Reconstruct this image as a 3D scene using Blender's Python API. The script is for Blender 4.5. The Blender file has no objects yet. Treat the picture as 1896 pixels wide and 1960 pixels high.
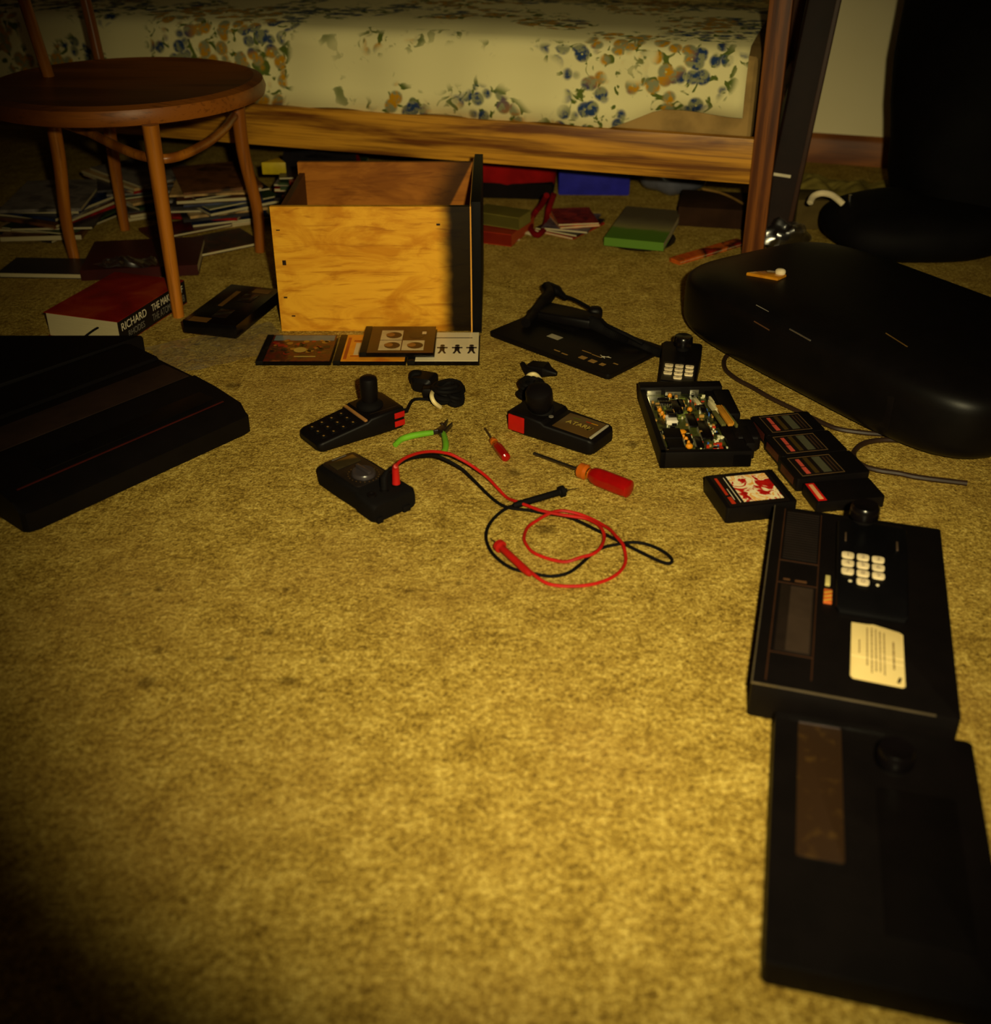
import bpy, bmesh, math, random
from mathutils import Vector, Matrix, noise as mnoise
PI = math.pi
random.seed(7)
C = bpy.context.scene.collection
scn = bpy.context.scene

# ------------------------------------------------------------------ camera, light, exposure
CAM_H, PITCH, FPX, CX, CY = .857, math.radians(28.7), 2129., 954., 848.
cd = bpy.data.cameras.new('camera'); cam = bpy.data.objects.new('camera', cd); C.objects.link(cam)
cd.sensor_fit = 'HORIZONTAL'; cd.sensor_width = 36.; cd.lens = FPX / 1896. * 36.
cd.shift_x = (948. - CX) / 1896.; cd.shift_y = -(980. - CY) / 1896.
cam.location = (0, 0, CAM_H); cam.rotation_euler = (PI / 2 - PITCH, 0, 0)
cd.dof.use_dof = True; cd.dof.focus_distance = 1.9; cd.dof.aperture_fstop = 3.6
cd.clip_start = .02
scn.camera = cam
scn.view_settings.view_transform = 'Standard'; scn.view_settings.look = 'None'
scn.view_settings.gamma = 1; scn.view_settings.exposure = 0.0

fl = bpy.data.lights.new('camera_flash', 'SPOT'); flo = bpy.data.objects.new('camera_flash', fl); C.objects.link(flo)
fl.energy = 160; fl.color = (1, .86, .46); fl.shadow_soft_size = .02
fl.spot_size = math.radians(67); fl.spot_blend = 1.0
flo.location = (.10, -.02, .93)
flo.rotation_euler = (Vector((.12, 1.45, .05)) - flo.location).to_track_quat('-Z', 'Y').to_euler()
w = bpy.data.worlds.new('world'); scn.world = w; w.use_nodes = True
w.node_tree.nodes['Background'].inputs[0].default_value = (.95, .62, .38, 1)
w.node_tree.nodes['Background'].inputs[1].default_value = .009

def ray(x, y):
    a = (x - CX) / FPX; b = (y - CY) / FPX
    return Vector((a, math.cos(PITCH) - b * math.sin(PITCH), -math.sin(PITCH) - b * math.cos(PITCH)))
def G(x, y, z=0.):                     # photograph position -> point at height z in the room
    r = ray(x, y); t = (z - CAM_H) / r.z
    return Vector((r.x * t, r.y * t, z))
def fr(p0, p1, z=0.):                  # place and heading of an edge seen in the photograph
    a = G(*p0, z); b = G(*p1, z); d = b - a
    return a, math.atan2(d.y, d.x), d.length

# ------------------------------------------------------------------ materials
def L(c):                              # sRGB 0-255 -> linear
    return tuple((v / 255 / 12.92 if v <= 10 else ((v / 255 + .055) / 1.055) ** 2.4) for v in c) + (1,)
class NT:
    def __init__(s, name):
        s.m = bpy.data.materials.new(name); s.m.use_nodes = True; s.t = s.m.node_tree
        s.b = s.t.nodes['Principled BSDF']; s.out = s.t.nodes['Material Output']; s._c = None
    def n(s, ty, **kw):
        nd = s.t.nodes.new(ty)
        for k, v in kw.items():
            if k.startswith('i_'):
                key = k[2:]; key = int(key) if key.isdigit() else key.replace('_', ' ')
                s.put(nd.inputs[key], v)
            else: setattr(nd, k, v)
        return nd
    def put(s, sock, v):
        if isinstance(v, bpy.types.NodeSocket): s.t.links.new(v, sock)
        elif isinstance(v, bpy.types.Node): s.t.links.new(v.outputs[0], sock)
        else: sock.default_value = v
    def co(s, scale=(1, 1, 1), rot=(0, 0, 0), loc=(0, 0, 0)):
        if s._c is None: s._c = s.n('ShaderNodeTexCoord')
        return s.n('ShaderNodeMapping', i_0=s._c.outputs['Object'], i_Scale=scale, i_Rotation=rot, i_Location=loc).outputs[0]
    def noise(s, scale, detail=3, rough=.55, vec=None, dist=0):
        return s.n('ShaderNodeTexNoise', i_Vector=vec or s.co(), i_Scale=scale, i_Detail=detail, i_Roughness=rough, i_Distortion=dist).outputs[0]
    def ramp(s, fac, pts):
        r = s.n('ShaderNodeValToRGB', i_0=fac); e = r.color_ramp.elements
        while len(e) < len(pts): e.new(.5)
        for q, (p, c) in zip(e, pts): q.position = p; q.color = c if len(c) == 4 else c + (1,)
        return r.outputs[0]
    def mix(s, f, a, b, mode='MIX'):
        x = s.n('ShaderNodeMix', data_type='RGBA', blend_type=mode)
        s.put(x.inputs[0], f); s.put(x.inputs[6], a); s.put(x.inputs[7], b); return x.outputs[2]
    def math(s, op, a, b=0., c=None, clamp=False):
        x = s.n('ShaderNodeMath', operation=op, use_clamp=clamp); s.put(x.inputs[0], a); s.put(x.inputs[1], b)
        if c is not None: s.put(x.inputs[2], c)
        return x.outputs[0]
    def sm(s, v, a, b):
        return s.n('ShaderNodeMapRange', interpolation_type='SMOOTHSTEP', i_Value=v, i_1=a, i_2=b).outputs[0]
    def bump(s, h, strength=.5, dist=.002):
        s.put(s.b.inputs['Normal'], s.n('ShaderNodeBump', i_Height=h, i_Strength=strength, i_Distance=dist).outputs[0])
    def set(s, **kw):
        for k, v in kw.items(): s.put(s.b.inputs[k.replace('_', ' ')], v)
        return s.m
_mc = {}
def plastic(name, col, rough=.45, spec=.3, tex=.25, coat=0.):
    if name in _mc: return _mc[name]
    k = NT(name); c = L(col); d = tuple(v * .7 for v in c[:3]) + (1,)
    k.bump(k.noise(900, 2), tex, .0003)
    k.set(Base_Color=k.mix(k.sm(k.noise(25), .3, .75), c, d), Roughness=rough, Specular_IOR_Level=spec, Coat_Weight=coat)
    _mc[name] = k.m; return k.m
def metal(name, col, rough=.3):
    if name in _mc: return _mc[name]
    k = NT(name); k.set(Base_Color=L(col), Metallic=1., Roughness=k.n('ShaderNodeMapRange', i_Value=k.noise(60), i_3=rough * .8, i_4=rough * 1.3).outputs[0])
    _mc[name] = k.m; return k.m
def wood(name, c1, c2, axis='x', scale=1., rough=.5, spec=.3):
    if name in _mc: return _mc[name]
    k = NT(name); st = {'x': (1.2, 14, 14), 'y': (14, 1.2, 14), 'z': (14, 14, 1.2)}[axis]
    st = tuple(v * scale for v in st)
    a = k.noise(2.2, 4, .6, k.co(st), 1.2); f = k.noise(9, 3, .6, k.co(tuple(v * (1 if v < 5 else 2.2) for v in st)))
    wv = k.n('ShaderNodeTexWave', i_Vector=k.co(tuple(v * .6 for v in st)), i_Scale=1.3, i_Distortion=6., i_Detail=2., i_Detail_Scale=1.2).outputs[1]
    g = k.math('ADD', k.math('MULTIPLY', a, .6), k.math('MULTIPLY', wv, .4))
    col = k.mix(k.sm(g, .3, .72), L(c1), L(c2)); dk = tuple(v * .45 for v in L(c2)[:3]) + (1,)
    col = k.mix(k.math('MULTIPLY', k.sm(f, .52, .7), .5), col, dk)
    k.bump(f, .25, .0008); k.set(Base_Color=col, Roughness=rough, Specular_IOR_Level=spec)
    _mc[name] = k.m; return k.m
def paper(name, col, rough=.7):
    if name in _mc: return _mc[name]
    k = NT(name); k.bump(k.noise(1, 3, .6, k.co((30, 30, 2500))), .4, .0005)
    k.set(Base_Color=k.mix(k.math('MULTIPLY', k.noise(1, 2, .5, k.co((20, 20, 1800))), .6), L(col), tuple(v * .45 for v in L(col)[:3]) + (1,)), Roughness=rough, Specular_IOR_Level=.2)
    _mc[name] = k.m; return k.m
def printed(name, cols, scale=18, rough=.4, seed=0., spec=.3):     # mottled printed cover
    if name in _mc: return _mc[name]
    k = NT(name); v = k.co(loc=(seed, seed * 2.3, 0)); n1 = k.noise(scale, 3, .5, v, .6)
    pts = [(.30 + .42 * i / max(1, len(cols) - 1), L(c)) for i, c in enumerate(cols)]
    k.set(Base_Color=k.ramp(n1, pts), Roughness=rough, Specular_IOR_Level=spec)
    _mc[name] = k.m; return k.m
def clear(name, tint=(.93, .93, .9), rough=.04, edge=.12):
    if name in _mc: return _mc[name]
    k = NT(name); k.t.nodes.remove(k.b)
    tr = k.n('ShaderNodeBsdfTransparent', i_0=tint + (1,)); gl = k.n('ShaderNodeBsdfGlossy', i_Color=(1, 1, 1, 1), i_Roughness=rough)
    lw = k.n('ShaderNodeLayerWeight', i_Blend=edge)
    mx = k.n('ShaderNodeMixShader'); gm = k.n('ShaderNodeNewGeometry'); k.put(mx.inputs[0], k.math('MULTIPLY', k.math('ADD', lw.outputs[0], .01), k.math('SUBTRACT', 1., gm.outputs['Backfacing']))); k.put(mx.inputs[1], tr); k.put(mx.inputs[2], gl)
    k.put(k.out.inputs[0], mx.outputs[0]); _mc[name] = k.m; return k.m
def fabric(name, col, rough=.9, weave=1500, var=.35):
    if name in _mc: return _mc[name]
    k = NT(name); c = L(col); d = tuple(v * (1 - var) for v in c[:3]) + (1,)
    k.bump(k.noise(weave, 2), .5, .0006); k.set(Base_Color=k.mix(k.sm(k.noise(14, 4), .35, .7), c, d), Roughness=rough, Specular_IOR_Level=.1)
    _mc[name] = k.m; return k.m

def carpet():
    k = NT('carpet_pile'); k._c = None
    fine = k.noise(330, 3, .65); mid = k.noise(120, 3, .65); big = k.noise(22, 4, .6); huge = k.noise(3.2, 3, .5)
    v = k.math('ADD', k.math('MULTIPLY', fine, .45), k.math('MULTIPLY', mid, .35)); v = k.math('ADD', v, k.math('MULTIPLY', big, .2))
    col = k.ramp(v, [(.39, L((94, 71, 27))), (.47, L((150, 121, 49))), (.53, L((184, 154, 70))), (.61, L((224, 196, 106)))])
    col = k.mix(k.math('MULTIPLY', k.sm(huge, .42, .68), .30), col, L((162, 126, 64)))
    col = k.mix(k.math('MULTIPLY', k.sm(k.noise(9, 3, .6), .60, .74), .38), col, L((104, 74, 20)))
    st = [(280, 1306, .012), (552, 1305, .010), (446, 738, .016), (245, 1137, .006), (785, 1131, .006), (1045, 1013, .014), (305, 1128, .008),
          (440, 1262, .008), (880, 1115, .006), (548, 1128, .006), (620, 1262, .007), (515, 1210, .009), (1210, 850, .012), (985, 905, .012), (300, 1246, .008), (1585, 1330, .02)]
    wob = k.n('ShaderNodeTexNoise', i_Vector=k.co(), i_Scale=70., i_Detail=2.)
    vv = k.n('ShaderNodeVectorMath', operation='MULTIPLY_ADD'); k.put(vv.inputs[0], wob.outputs[1]); vv.inputs[1].default_value = (.014,) * 3
    k.put(vv.inputs[2], k.co(loc=(-.007, -.007, -.007)))
    tot = None
    for (x, y, r) in st:
        p = G(x, y); dd = k.n('ShaderNodeVectorMath', operation='DISTANCE'); k.put(dd.inputs[0], vv.outputs[0]); dd.inputs[1].default_value = (p.x, p.y, 0)
        f = k.math('MULTIPLY', k.math('SUBTRACT', 1., k.sm(dd.outputs['Value'], r * .3, r * 1.3)), .62)
        tot = f if tot is None else k.math('MAXIMUM', tot, f)
    col = k.mix(tot, col, L((62, 40, 12)))
    h = k.math('ADD', k.math('MULTIPLY', fine, .5), k.math('MULTIPLY', mid, .8))
    k.bump(h, .9, .006); k.set(Base_Color=col, Roughness=1., Specular_IOR_Level=.02)
    return k.m

# ------------------------------------------------------------------ mesh building
class MB:
    def __init__(s): s.bm = bmesh.new()
    def _add(s, o, M=None, bev=0, seg=2):
        if bev:
            bmesh.ops.bevel(o, geom=o.edges[:], offset=bev, segments=seg, profile=.6, affect='EDGES', clamp_overlap=True)
        if M is not None: bmesh.ops.transform(o, matrix=M, verts=o.verts[:])
        me = bpy.data.meshes.new('t'); o.to_mesh(me); o.free(); s.bm.from_mesh(me); bpy.data.meshes.remove(me); return s
    def box(s, x0, x1, y0, y1, z0, z1, bev=0, rz=0, M=None, seg=2):
        o = bmesh.new(); bmesh.ops.create_cube(o, size=1)
        A = Matrix.Translation(((x0 + x1) / 2, (y0 + y1) / 2, (z0 + z1) / 2)) @ Matrix.Rotation(rz, 4, 'Z')
        S = Matrix.Diagonal((x1 - x0, y1 - y0, z1 - z0, 1)); bmesh.ops.transform(o, matrix=S, verts=o.verts[:])
        return s._add(o, (M or Matrix()) @ A, bev, seg)
    def cyl(s, p, r, h, n=24, r2=None, M=None, bev=0):
        o = bmesh.new(); bmesh.ops.create_cone(o, cap_ends=True, segments=n, radius1=r, radius2=r if r2 is None else r2, depth=h)
        if bev:
            es = [e for e in o.edges if abs(e.verts[0].co.z - e.verts[1].co.z) < 1e-6]
            bmesh.ops.bevel(o, geom=es, offset=bev, segments=2, affect='EDGES')
        return s._add(o, (M or Matrix()) @ Matrix.Translation((p[0], p[1], p[2] + h / 2)))
    def lathe(s, prof, M=None, n=28):
        o = bmesh.new(); rows = []
        for r, z in prof: rows.append([o.verts.new((r * math.cos(2 * PI * i / n), r * math.sin(2 * PI * i / n), z)) for i in range(n)])
        for a, b in zip(rows, rows[1:]):
            for i in range(n): o.faces.new((a[i], a[(i + 1) % n], b[(i + 1) % n], b[i]))
        o.faces.new(rows[0][::-1]); o.faces.new(rows[-1]); return s._add(o, M)
    def prism(s, poly, z0, z1, bev=0, M=None):
        o = bmesh.new(); a = [o.verts.new((p[0], p[1], z0)) for p in poly]; b = [o.verts.new((p[0], p[1], z1)) for p in poly]
        n = len(poly); o.faces.new(a[::-1]); o.faces.new(b)
        for i in range(n): o.faces.new((a[i], a[(i + 1) % n], b[(i + 1) % n], b[i]))
        bmesh.ops.recalc_face_normals(o, faces=o.faces[:]); return s._add(o, M, bev)
    def loft(s, rows, M=None, closed=True):
        o = bmesh.new(); R = [[o.verts.new(p) for p in r] for r in rows]; n = len(rows[0])
        for a, b in zip(R, R[1:]):
            for i in range(n if closed else n - 1): o.faces.new((a[i], a[(i + 1) % n], b[(i + 1) % n], b[i]))
        if closed: o.faces.new(R[0][::-1]); o.faces.new(R[-1])
        bmesh.ops.recalc_face_normals(o, faces=o.faces[:]); return s._add(o, M)
    def body(s, secs, M=None, rc=.006, k=3):           # rounded-rectangle sections along x: (x, y0, y1, z0, z1)
        rows = []
        for (x, y0, y1, z0, z1) in secs:
            r = min(rc, (y1 - y0) * .45, (z1 - z0) * .45); row = []
            for (cy, cz, a0) in ((y1 - r, z1 - r, 0), (y0 + r, z1 - r, 90), (y0 + r, z0 + r, 180), (y1 - r, z0 + r, 270)):
                for i in range(k + 1):
                    a = math.radians(a0 + 90 * i / k); row.append((x, cy + r * math.cos(a), cz + r * math.sin(a)))
            rows.append(row)
        return s.loft(rows, M)
    def tube(s, pts, r, n=8, caps=True, closed=False):
        pts = [Vector(p) for p in pts]; N = len(pts); rr = r if hasattr(r, '__len__') else [r] * N
        T = []
        for i in range(N):
            a = pts[(i - 1) % N] if closed or i > 0 else pts[i]; b = pts[(i + 1) % N] if closed or i < N - 1 else pts[i]
            T.append((b - a).normalized())
        up = Vector((0, 0, 1)) if abs(T[0].z) < .9 else Vector((1, 0, 0)); u = (up - T[0] * up.dot(T[0])).normalized(); rows = []
        for i in range(N):
            u = (u - T[i] * u.dot(T[i])).normalized(); v = T[i].cross(u)
            rows.append([pts[i] + (u * math.cos(2 * PI * j / n) + v * math.sin(2 * PI * j / n)) * rr[i] for j in range(n)])
        o = bmesh.new(); R = [[o.verts.new(p) for p in r_] for r_ in rows]
        prs = list(zip(R, R[1:])) + ([(R[-1], R[0])] if closed else [])
        for a, b in prs:
            for j in range(n): o.faces.new((a[j], a[(j + 1) % n], b[(j + 1) % n], b[j]))
        if caps and not closed: o.faces.new(R[0][::-1]); o.faces.new(R[-1])
        bmesh.ops.recalc_face_normals(o, faces=o.faces[:]); return s._add(o)
    def sup(s, a, b, c, e1=.5, e2=.5, nu=48, nv=24, amp=0, freq=8, seed=0, flat=True, M=None):   # superellipsoid, base at z=0
        f = lambda w_, m: math.copysign(abs(w_) ** m, w_)
        o = bmesh.new(); rows = []
        for j in range(nv + 1):
            ph = -PI / 2 + PI * j / nv; row = []
            for i in range(nu):
                th = 2 * PI * i / nu
                p = Vector((a * f(math.cos(ph), e1) * f(math.cos(th), e2), b * f(math.cos(ph), e1) * f(math.sin(th), e2), c * f(math.sin(ph), e1)))
                if amp: p += p.normalized() * amp * mnoise.noise(p * freq + Vector((seed, seed, seed))) if p.length else Vector()
                p.z += c
                if flat: p.z = max(p.z, 0)
                row.append(o.verts.new(p))
            rows.append(row)
        for p, q in zip(rows, rows[1:]):
            for i in range(nu): o.faces.new((p[i], p[(i + 1) % nu], q[(i + 1) % nu], q[i]))
        bmesh.ops.remove_doubles(o, verts=o.verts[:], dist=1e-5); bmesh.ops.recalc_face_normals(o, faces=o.faces[:])
        return s._add(o, M)
    def sheet(s, w_, d, n, amp, freq, seed=0, base=0., droop=0., M=None, th=0):      # crumpled sheet
        o = bmesh.new(); V = []
        for i in range(n + 1):
            for j in range(n + 1):
                u = i / n - .5; v = j / n - .5
                q = Vector((u * w_, v * d, 0)); z = amp * (abs(mnoise.noise(q * freq + Vector((seed, 0, 3)))) * 1.6 + .5 * abs(mnoise.noise(q * freq * 2.7 + Vector((0, seed, 1)))))
                e = max(abs(u), abs(v)) * 2; z *= (1 - droop * e ** 3)
                q.x += amp * .8 * mnoise.noise(q * freq * 1.3 + Vector((9, seed, 1))); q.y += amp * .8 * mnoise.noise(q * freq * 1.1 + Vector((2, seed, 7)))
                V.append(o.verts.new((q.x, q.y, base + max(z, 0) + .0006)))
        for i in range(n):
            for j in range(n):
                a = i * (n + 1) + j; o.faces.new((V[a], V[a + n + 1], V[a + n + 2], V[a + 1]))
        return s._add(o, M)
    def done(s, name, m, parent=None, smooth=35):
        me = bpy.data.meshes.new(name); s.bm.to_mesh(me); s.bm.free()
        for mm in (m if isinstance(m, (list, tuple)) else [m]): me.materials.append(mm)
        for p in me.polygons: p.use_smooth = True
        me.set_sharp_from_angle(angle=math.radians(smooth))
        o = bpy.data.objects.new(name, me); C.objects.link(o)
        if parent: o.parent = parent
        return o
def tag(o, label=None, cat=None, group=None, kind=None):
    for k_, v in (('label', label), ('category', cat), ('group', group), ('kind', kind)):
        if v: o[k_] = v
    return o
def thing(name, label, cat, loc=(0, 0, 0), rz=0, group=None, rot=None):
    o = bpy.data.objects.new(name, None); C.objects.link(o); o.empty_display_size = .05
    o.location = loc; o.rotation_euler = rot or (0, 0, rz)
    return tag(o, label, cat, group)
def struct(o): o['kind'] = 'structure'; return o
def text(name, s_, size, m, parent, loc, rz=0, ext=.0001, rot=None, sx=1.):
    cu = bpy.data.curves.new(name, 'FONT'); cu.body = s_; cu.size = size; cu.extrude = ext; cu.align_x = 'CENTER'; cu.align_y = 'CENTER'
    tmp = bpy.data.objects.new('t', cu); C.objects.link(tmp); bpy.context.view_layer.update()
    me = bpy.data.meshes.new_from_object(tmp.evaluated_get(bpy.context.evaluated_depsgraph_get())); bpy.data.objects.remove(tmp)
    me.materials.clear(); me.materials.append(m); me.transform(Matrix.Diagonal((sx, 1, 1, 1)))
    o = bpy.data.objects.new(name, me); C.objects.link(o); o.parent = parent; o.location = loc; o.rotation_euler = rot or (0, 0, rz); return o
def smooth(pts, per=6, closed=False):
    P = [Vector(p) for p in pts]; n = len(P); out = []
    for i in range(n if closed else n - 1):
        g = (lambda k_: P[k_ % n]) if closed else (lambda k_: P[min(max(k_, 0), n - 1)])
        a, b, c, d = g(i - 1), g(i), g(i + 1), g(i + 2)
        for j in range(per):
            t = j / per; out.append(.5 * ((2 * b) + (c - a) * t + (2 * a - 5 * b + 4 * c - d) * t * t + (3 * b - a - 3 * c + d) * t ** 3))
    if not closed: out.append(P[-1])
    return out
def rrect(x0, x1, y0, y1, r, k=4):
    out = []
    for (cx, cy, a0) in ((x1 - r, y1 - r, 0), (x0 + r, y1 - r, 90), (x0 + r, y0 + r, 180), (x1 - r, y0 + r, 270)):
        for i in range(k + 1):
            a = math.radians(a0 + 90 * i / k); out.append((cx + r * math.cos(a), cy + r * math.sin(a)))
    return out

# shared materials
BLK = plastic('black_plastic', (12, 8, 8), .5, .14)
BLK2 = plastic('black_gloss_plastic', (10, 7, 8), .22, .3, .05)
DKB = plastic('dark_brown_plastic', (46, 32, 22), .5, .2)
RUB = plastic('black_rubber', (11, 8, 8), .75, .1)
CREAM = plastic('cream_plastic', (236, 214, 172), .45, .3, .05)
REDP = plastic('red_plastic', (176, 18, 12), .4, .35, .05)
CHR = metal('chrome', (230, 225, 215), .18)
STEEL = metal('dark_steel', (105, 95, 85), .4)
PAGE = paper('page_edges', (200, 184, 140))
WHT = plastic('white_print', (235, 220, 185), .6, .2, 0)
TANP = plastic('tan_print', (150, 112, 54), .6, .2, 0)
GREY = plastic('grey_print', (120, 112, 100), .6, .2, 0)

# ------------------------------------------------------------------ the room
o = MB(); o.box(-3.2, 2.6, -.9, 5.2, -.02, 0)
struct(tag(o.done('floor', carpet()), 'yellow brown carpet with dark spots covering the whole floor', 'floor'))
# bed line: front rail from RL to RR, everything of the bed is laid out in that frame
RR = Vector((.585, 2.455, 0)); BA = math.atan2(2.83 - 2.455, -.63 - .585)      # heading of the rail towards the left end
def bedP(u, v, z=0.):                  # u along the rail from the right post, v towards the wall
    d = Vector((math.cos(BA), math.sin(BA), 0)); n = Vector((-d.y, d.x, 0)); n = n if n.y > 0 else -n
    return RR + d * u + n * v + Vector((0, 0, z))
def bedM(u=0, v=0, z=0): return bedP(u, v, z)
BR = BA - PI                           # rotation with +x to the right along the rail, +y to the wall
wm = NT('wall_paint'); wm.bump(wm.noise(240, 3), .15, .001)
wm.set(Base_Color=wm.mix(wm.noise(4), L((250, 236, 190)), L((240, 224, 172))), Roughness=.8, Specular_IOR_Level=.2)
t = MB(); t.box(-2.6, 1.8, 0, .1, 0, 2.4)
wb = t.done('wall_back', wm.m); wb.location = bedP(0, .93); wb.rotation_euler = (0, 0, BR); struct(tag(wb, 'cream painted wall behind the bed', 'wall'))
t = MB(); t.prism([(0, 0), (-.016, 0), (-.016, .066), (-.010, .078), (0, .084)], -2.6, 1.8, 0, Matrix(((0, 0, 1, 0), (1, 0, 0, 0), (0, 1, 0, 0), (0, 0, 0, 1))))
bb = t.done('baseboard_back', wood('baseboard_wood', (150, 88, 34), (112, 60, 22), 'x')); bb.location = bedP(0, .93); bb.rotation_euler = (0, 0, BR)
struct(tag(bb, 'brown wooden baseboard along the cream wall', 'baseboard'))

# ------------------------------------------------------------------ bed
bed = thing('bed', 'wooden bed frame with grained side rail and square corner post', 'bed', RR, BR)
rk = NT('rail_wood'); ra = rk.noise(1.7, 5, .55, rk.co((1.3, 6, 17)), .5); rf = rk.noise(2, 3, .5, rk.co((1.6, 12, 110)))
rc_ = rk.mix(rk.sm(ra, .40, .64), L((214, 150, 44)), L((112, 62, 18))); rc_ = rk.mix(rk.math('MULTIPLY', rk.sm(rf, .5, .66), .45), rc_, L((76, 40, 12)))
rk.bump(rf, .2, .0008); rk.set(Base_Color=rc_, Roughness=.42, Specular_IOR_Level=.3); rw = rk.m; pw = wood('post_wood', (132, 74, 24), (84, 42, 14), 'z', 1., .5)
t = MB(); t.box(-2.3, -.024, -.012, .014, .172, .272, .003); t.done('rail', rw, bed)
t = MB(); t.box(-2.3, -.024, .86, .886, .172, .272, .003); t.done('rail', rw, bed)
for (x, y) in ((0, 0), (0, .874), (-2.32, 0), (-2.32, .874)):
    t = MB(); t.box(x - .024, x + .024, y - .024, y + .024, 0, .74, .004); t.done('post', pw, bed)
t = MB(); t.box(-.012, .012, .024, .85, .2, .3, .003); t.done('end_rail', pw, bed)
t = MB()
for i in range(13): t.box(-2.2 + i * .17, -2.12 + i * .17, .014, .86, .235, .25, .002)
t.done('slats', wood('slat_wood', (150, 96, 40), (104, 60, 24), 'y'), bed)
t = MB(); t.box(-2.27, -.035, .02, .85, .2508, .44, .02, seg=3)
mt = t.done('mattress', fabric('mattress_ticking', (176, 142, 84))); mt.location = RR; mt.rotation_euler = (0, 0, BR)
tag(mt, 'beige mattress lying in the wooden bed frame', 'mattress')
fm = NT('floral_cotton')
base = L((250, 238, 176)); sc = fm.co((1, 1, 1))
cl = fm.sm(fm.noise(4.2, 2, .4, sc), .46, .50)
vo = fm.n('ShaderNodeTexVoronoi', i_Vector=sc, i_Scale=30.); pet = fm.sm(vo.outputs['Distance'], .62, .42)
sel = fm.sm(fm.noise(5, 1, .5, fm.co(loc=(3, 1, 0))), .47, .53)
fcol = fm.mix(sel, L((206, 146, 14)), L((44, 66, 108))); fcol = fm.mix(fm.sm(vo.outputs['Distance'], .12, .05), fcol, L((210, 200, 120)))
lf = fm.math('MULTIPLY', fm.sm(fm.noise(30, 2, .5, fm.co(loc=(7, 2, 1)), 1), .55, .62), fm.sm(fm.noise(4.2, 2, .4, sc), .42, .48))
c_ = fm.mix(lf, base, L((96, 110, 44))); c_ = fm.mix(fm.math('MULTIPLY', cl, pet), c_, fm.mix(fm.sm(fm.noise(60, 2), .4, .6), fcol, L((150, 150, 110))))
fm.bump(fm.noise(1400, 2), .3, .0004); fm.set(Base_Color=c_, Roughness=.85, Specular_IOR_Level=.1)
o = bmesh.new(); nx = 90; rows = []
for i in range(nx + 1):
    x = -2.28 + 2.225 * i / nx; edge = .274 + (.045 * max(0, min(1, (x + .36) / .12))) + .004 * math.sin(x * 23) - .002
    yy = .000 + .004 * math.sin(x * 31); row = []
    for z in (edge, edge + (.44 - edge) * .3, edge + (.44 - edge) * .6, edge + (.44 - edge) * .85, .44): row.append((x, yy - .004 * math.sin(z * 40 + x * 9), z))
    row += [(x, .03, .458), (x, .2, .464), (x, .5, .466), (x, .84, .462)]; rows.append([o.verts.new(p) for p in row])
for a, b in zip(rows, rows[1:]):
    for j in range(len(a) - 1): o.faces.new((a[j], b[j], b[j + 1], a[j + 1]))
me = bpy.data.meshes.new('bedspread'); o.to_mesh(me); o.free(); me.materials.append(fm.m)
for p in me.polygons: p.use_smooth = True
q = bpy.data.objects.new('bedspread', me); C.objects.link(q); q.location = RR; q.rotation_euler = (0, 0, BR)
sd = q.modifiers.new('s', 'SOLIDIFY'); sd.thickness = .003; sd.offset = 0
tag(q, 'cream bedspread with blue and yellow flowers hanging over the mattress side', 'bedspread')

# ------------------------------------------------------------------ bentwood chair
CW = wood('chair_wood', (186, 112, 30), (138, 76, 18), 'z', .5, .35, .4)
CWs = wood('chair_seat_wood', (160, 92, 28), (116, 62, 18), 'x', .5, .4, .35)
LG = [Vector((-.648, 2.10, 0)), Vector((-.558, 2.497, 0)), Vector((-.921, 2.661, 0)), Vector((-.968, 2.43, 0))]
cc = Vector((-.770, 2.365, 0))
ch = thing('bentwood_chair', 'honey coloured bentwood chair standing at the left by the magazines', 'chair', cc, 0)
for i, l in enumerate(LG):
    d = (l - cc); d = d.normalized(); l = l - cc; bw_ = (0, .014, .010, .010)[i]
    pts = smooth([l, l + d * .3 * bw_ + Vector((0, 0, .1)), l - d * bw_ + Vector((0, 0, .24)), l - d * bw_ + Vector((0, 0, .383))], 6)
    n = len(pts); t = MB(); t.tube(pts, [.0115 + .0045 * i_ / (n - 1) for i_ in range(n)], 16); t.done('leg', CW, ch)
hp = [(-.640, 2.112), (-.608, 2.14), (-.583, 2.235), (-.574, 2.346), (-.577, 2.43), (-.585, 2.51), (-.65, 2.62), (-.78, 2.69), (-.89, 2.66), (-.945, 2.56), (-.945, 2.44), (-.90, 2.378), (-.845, 2.323), (-.795, 2.26), (-.74, 2.192), (-.686, 2.136)]
t = MB(); t.tube(smooth([Vector((x, y, .316)) - cc for x, y in hp], 5, True), .0095, 12, closed=True); t.done('stretcher_hoop', CW, ch)
t = MB(); t.lathe([(.262, 0), (.282, .006), (.285, .018), (.280, .034), (.262, .040), (.250, .036), (.001, .034)], Matrix.Translation((0, 0, .375)), 72); t.done('seat', CWs, ch)
for l, o_ in ((LG[2], (-.02, .01)), (LG[3], (-.02, -.02))):
    q = l - cc; q = q * .88; t = MB(); t.tube(smooth([(q.x, q.y, .40), (q.x + o_[0], q.y + o_[1], .6), (q.x - .06, q.y, .86)], 6), .012, 14); t.done('back_post', CW, ch)
a, b_ = (LG[2] - cc) * .88, (LG[3] - cc) * .88
t = MB(); t.tube(smooth([(a.x - .06, a.y, .86), (a.x - .065, a.y - .03, .91), ((a.x + b_.x) / 2 - .07, (a.y + b_.y) / 2, .93), (b_.x - .065, b_.y + .03, .91), (b_.x - .06, b_.y, .86)], 6), .012, 14); t.done('back_rail', CW, ch)

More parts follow.
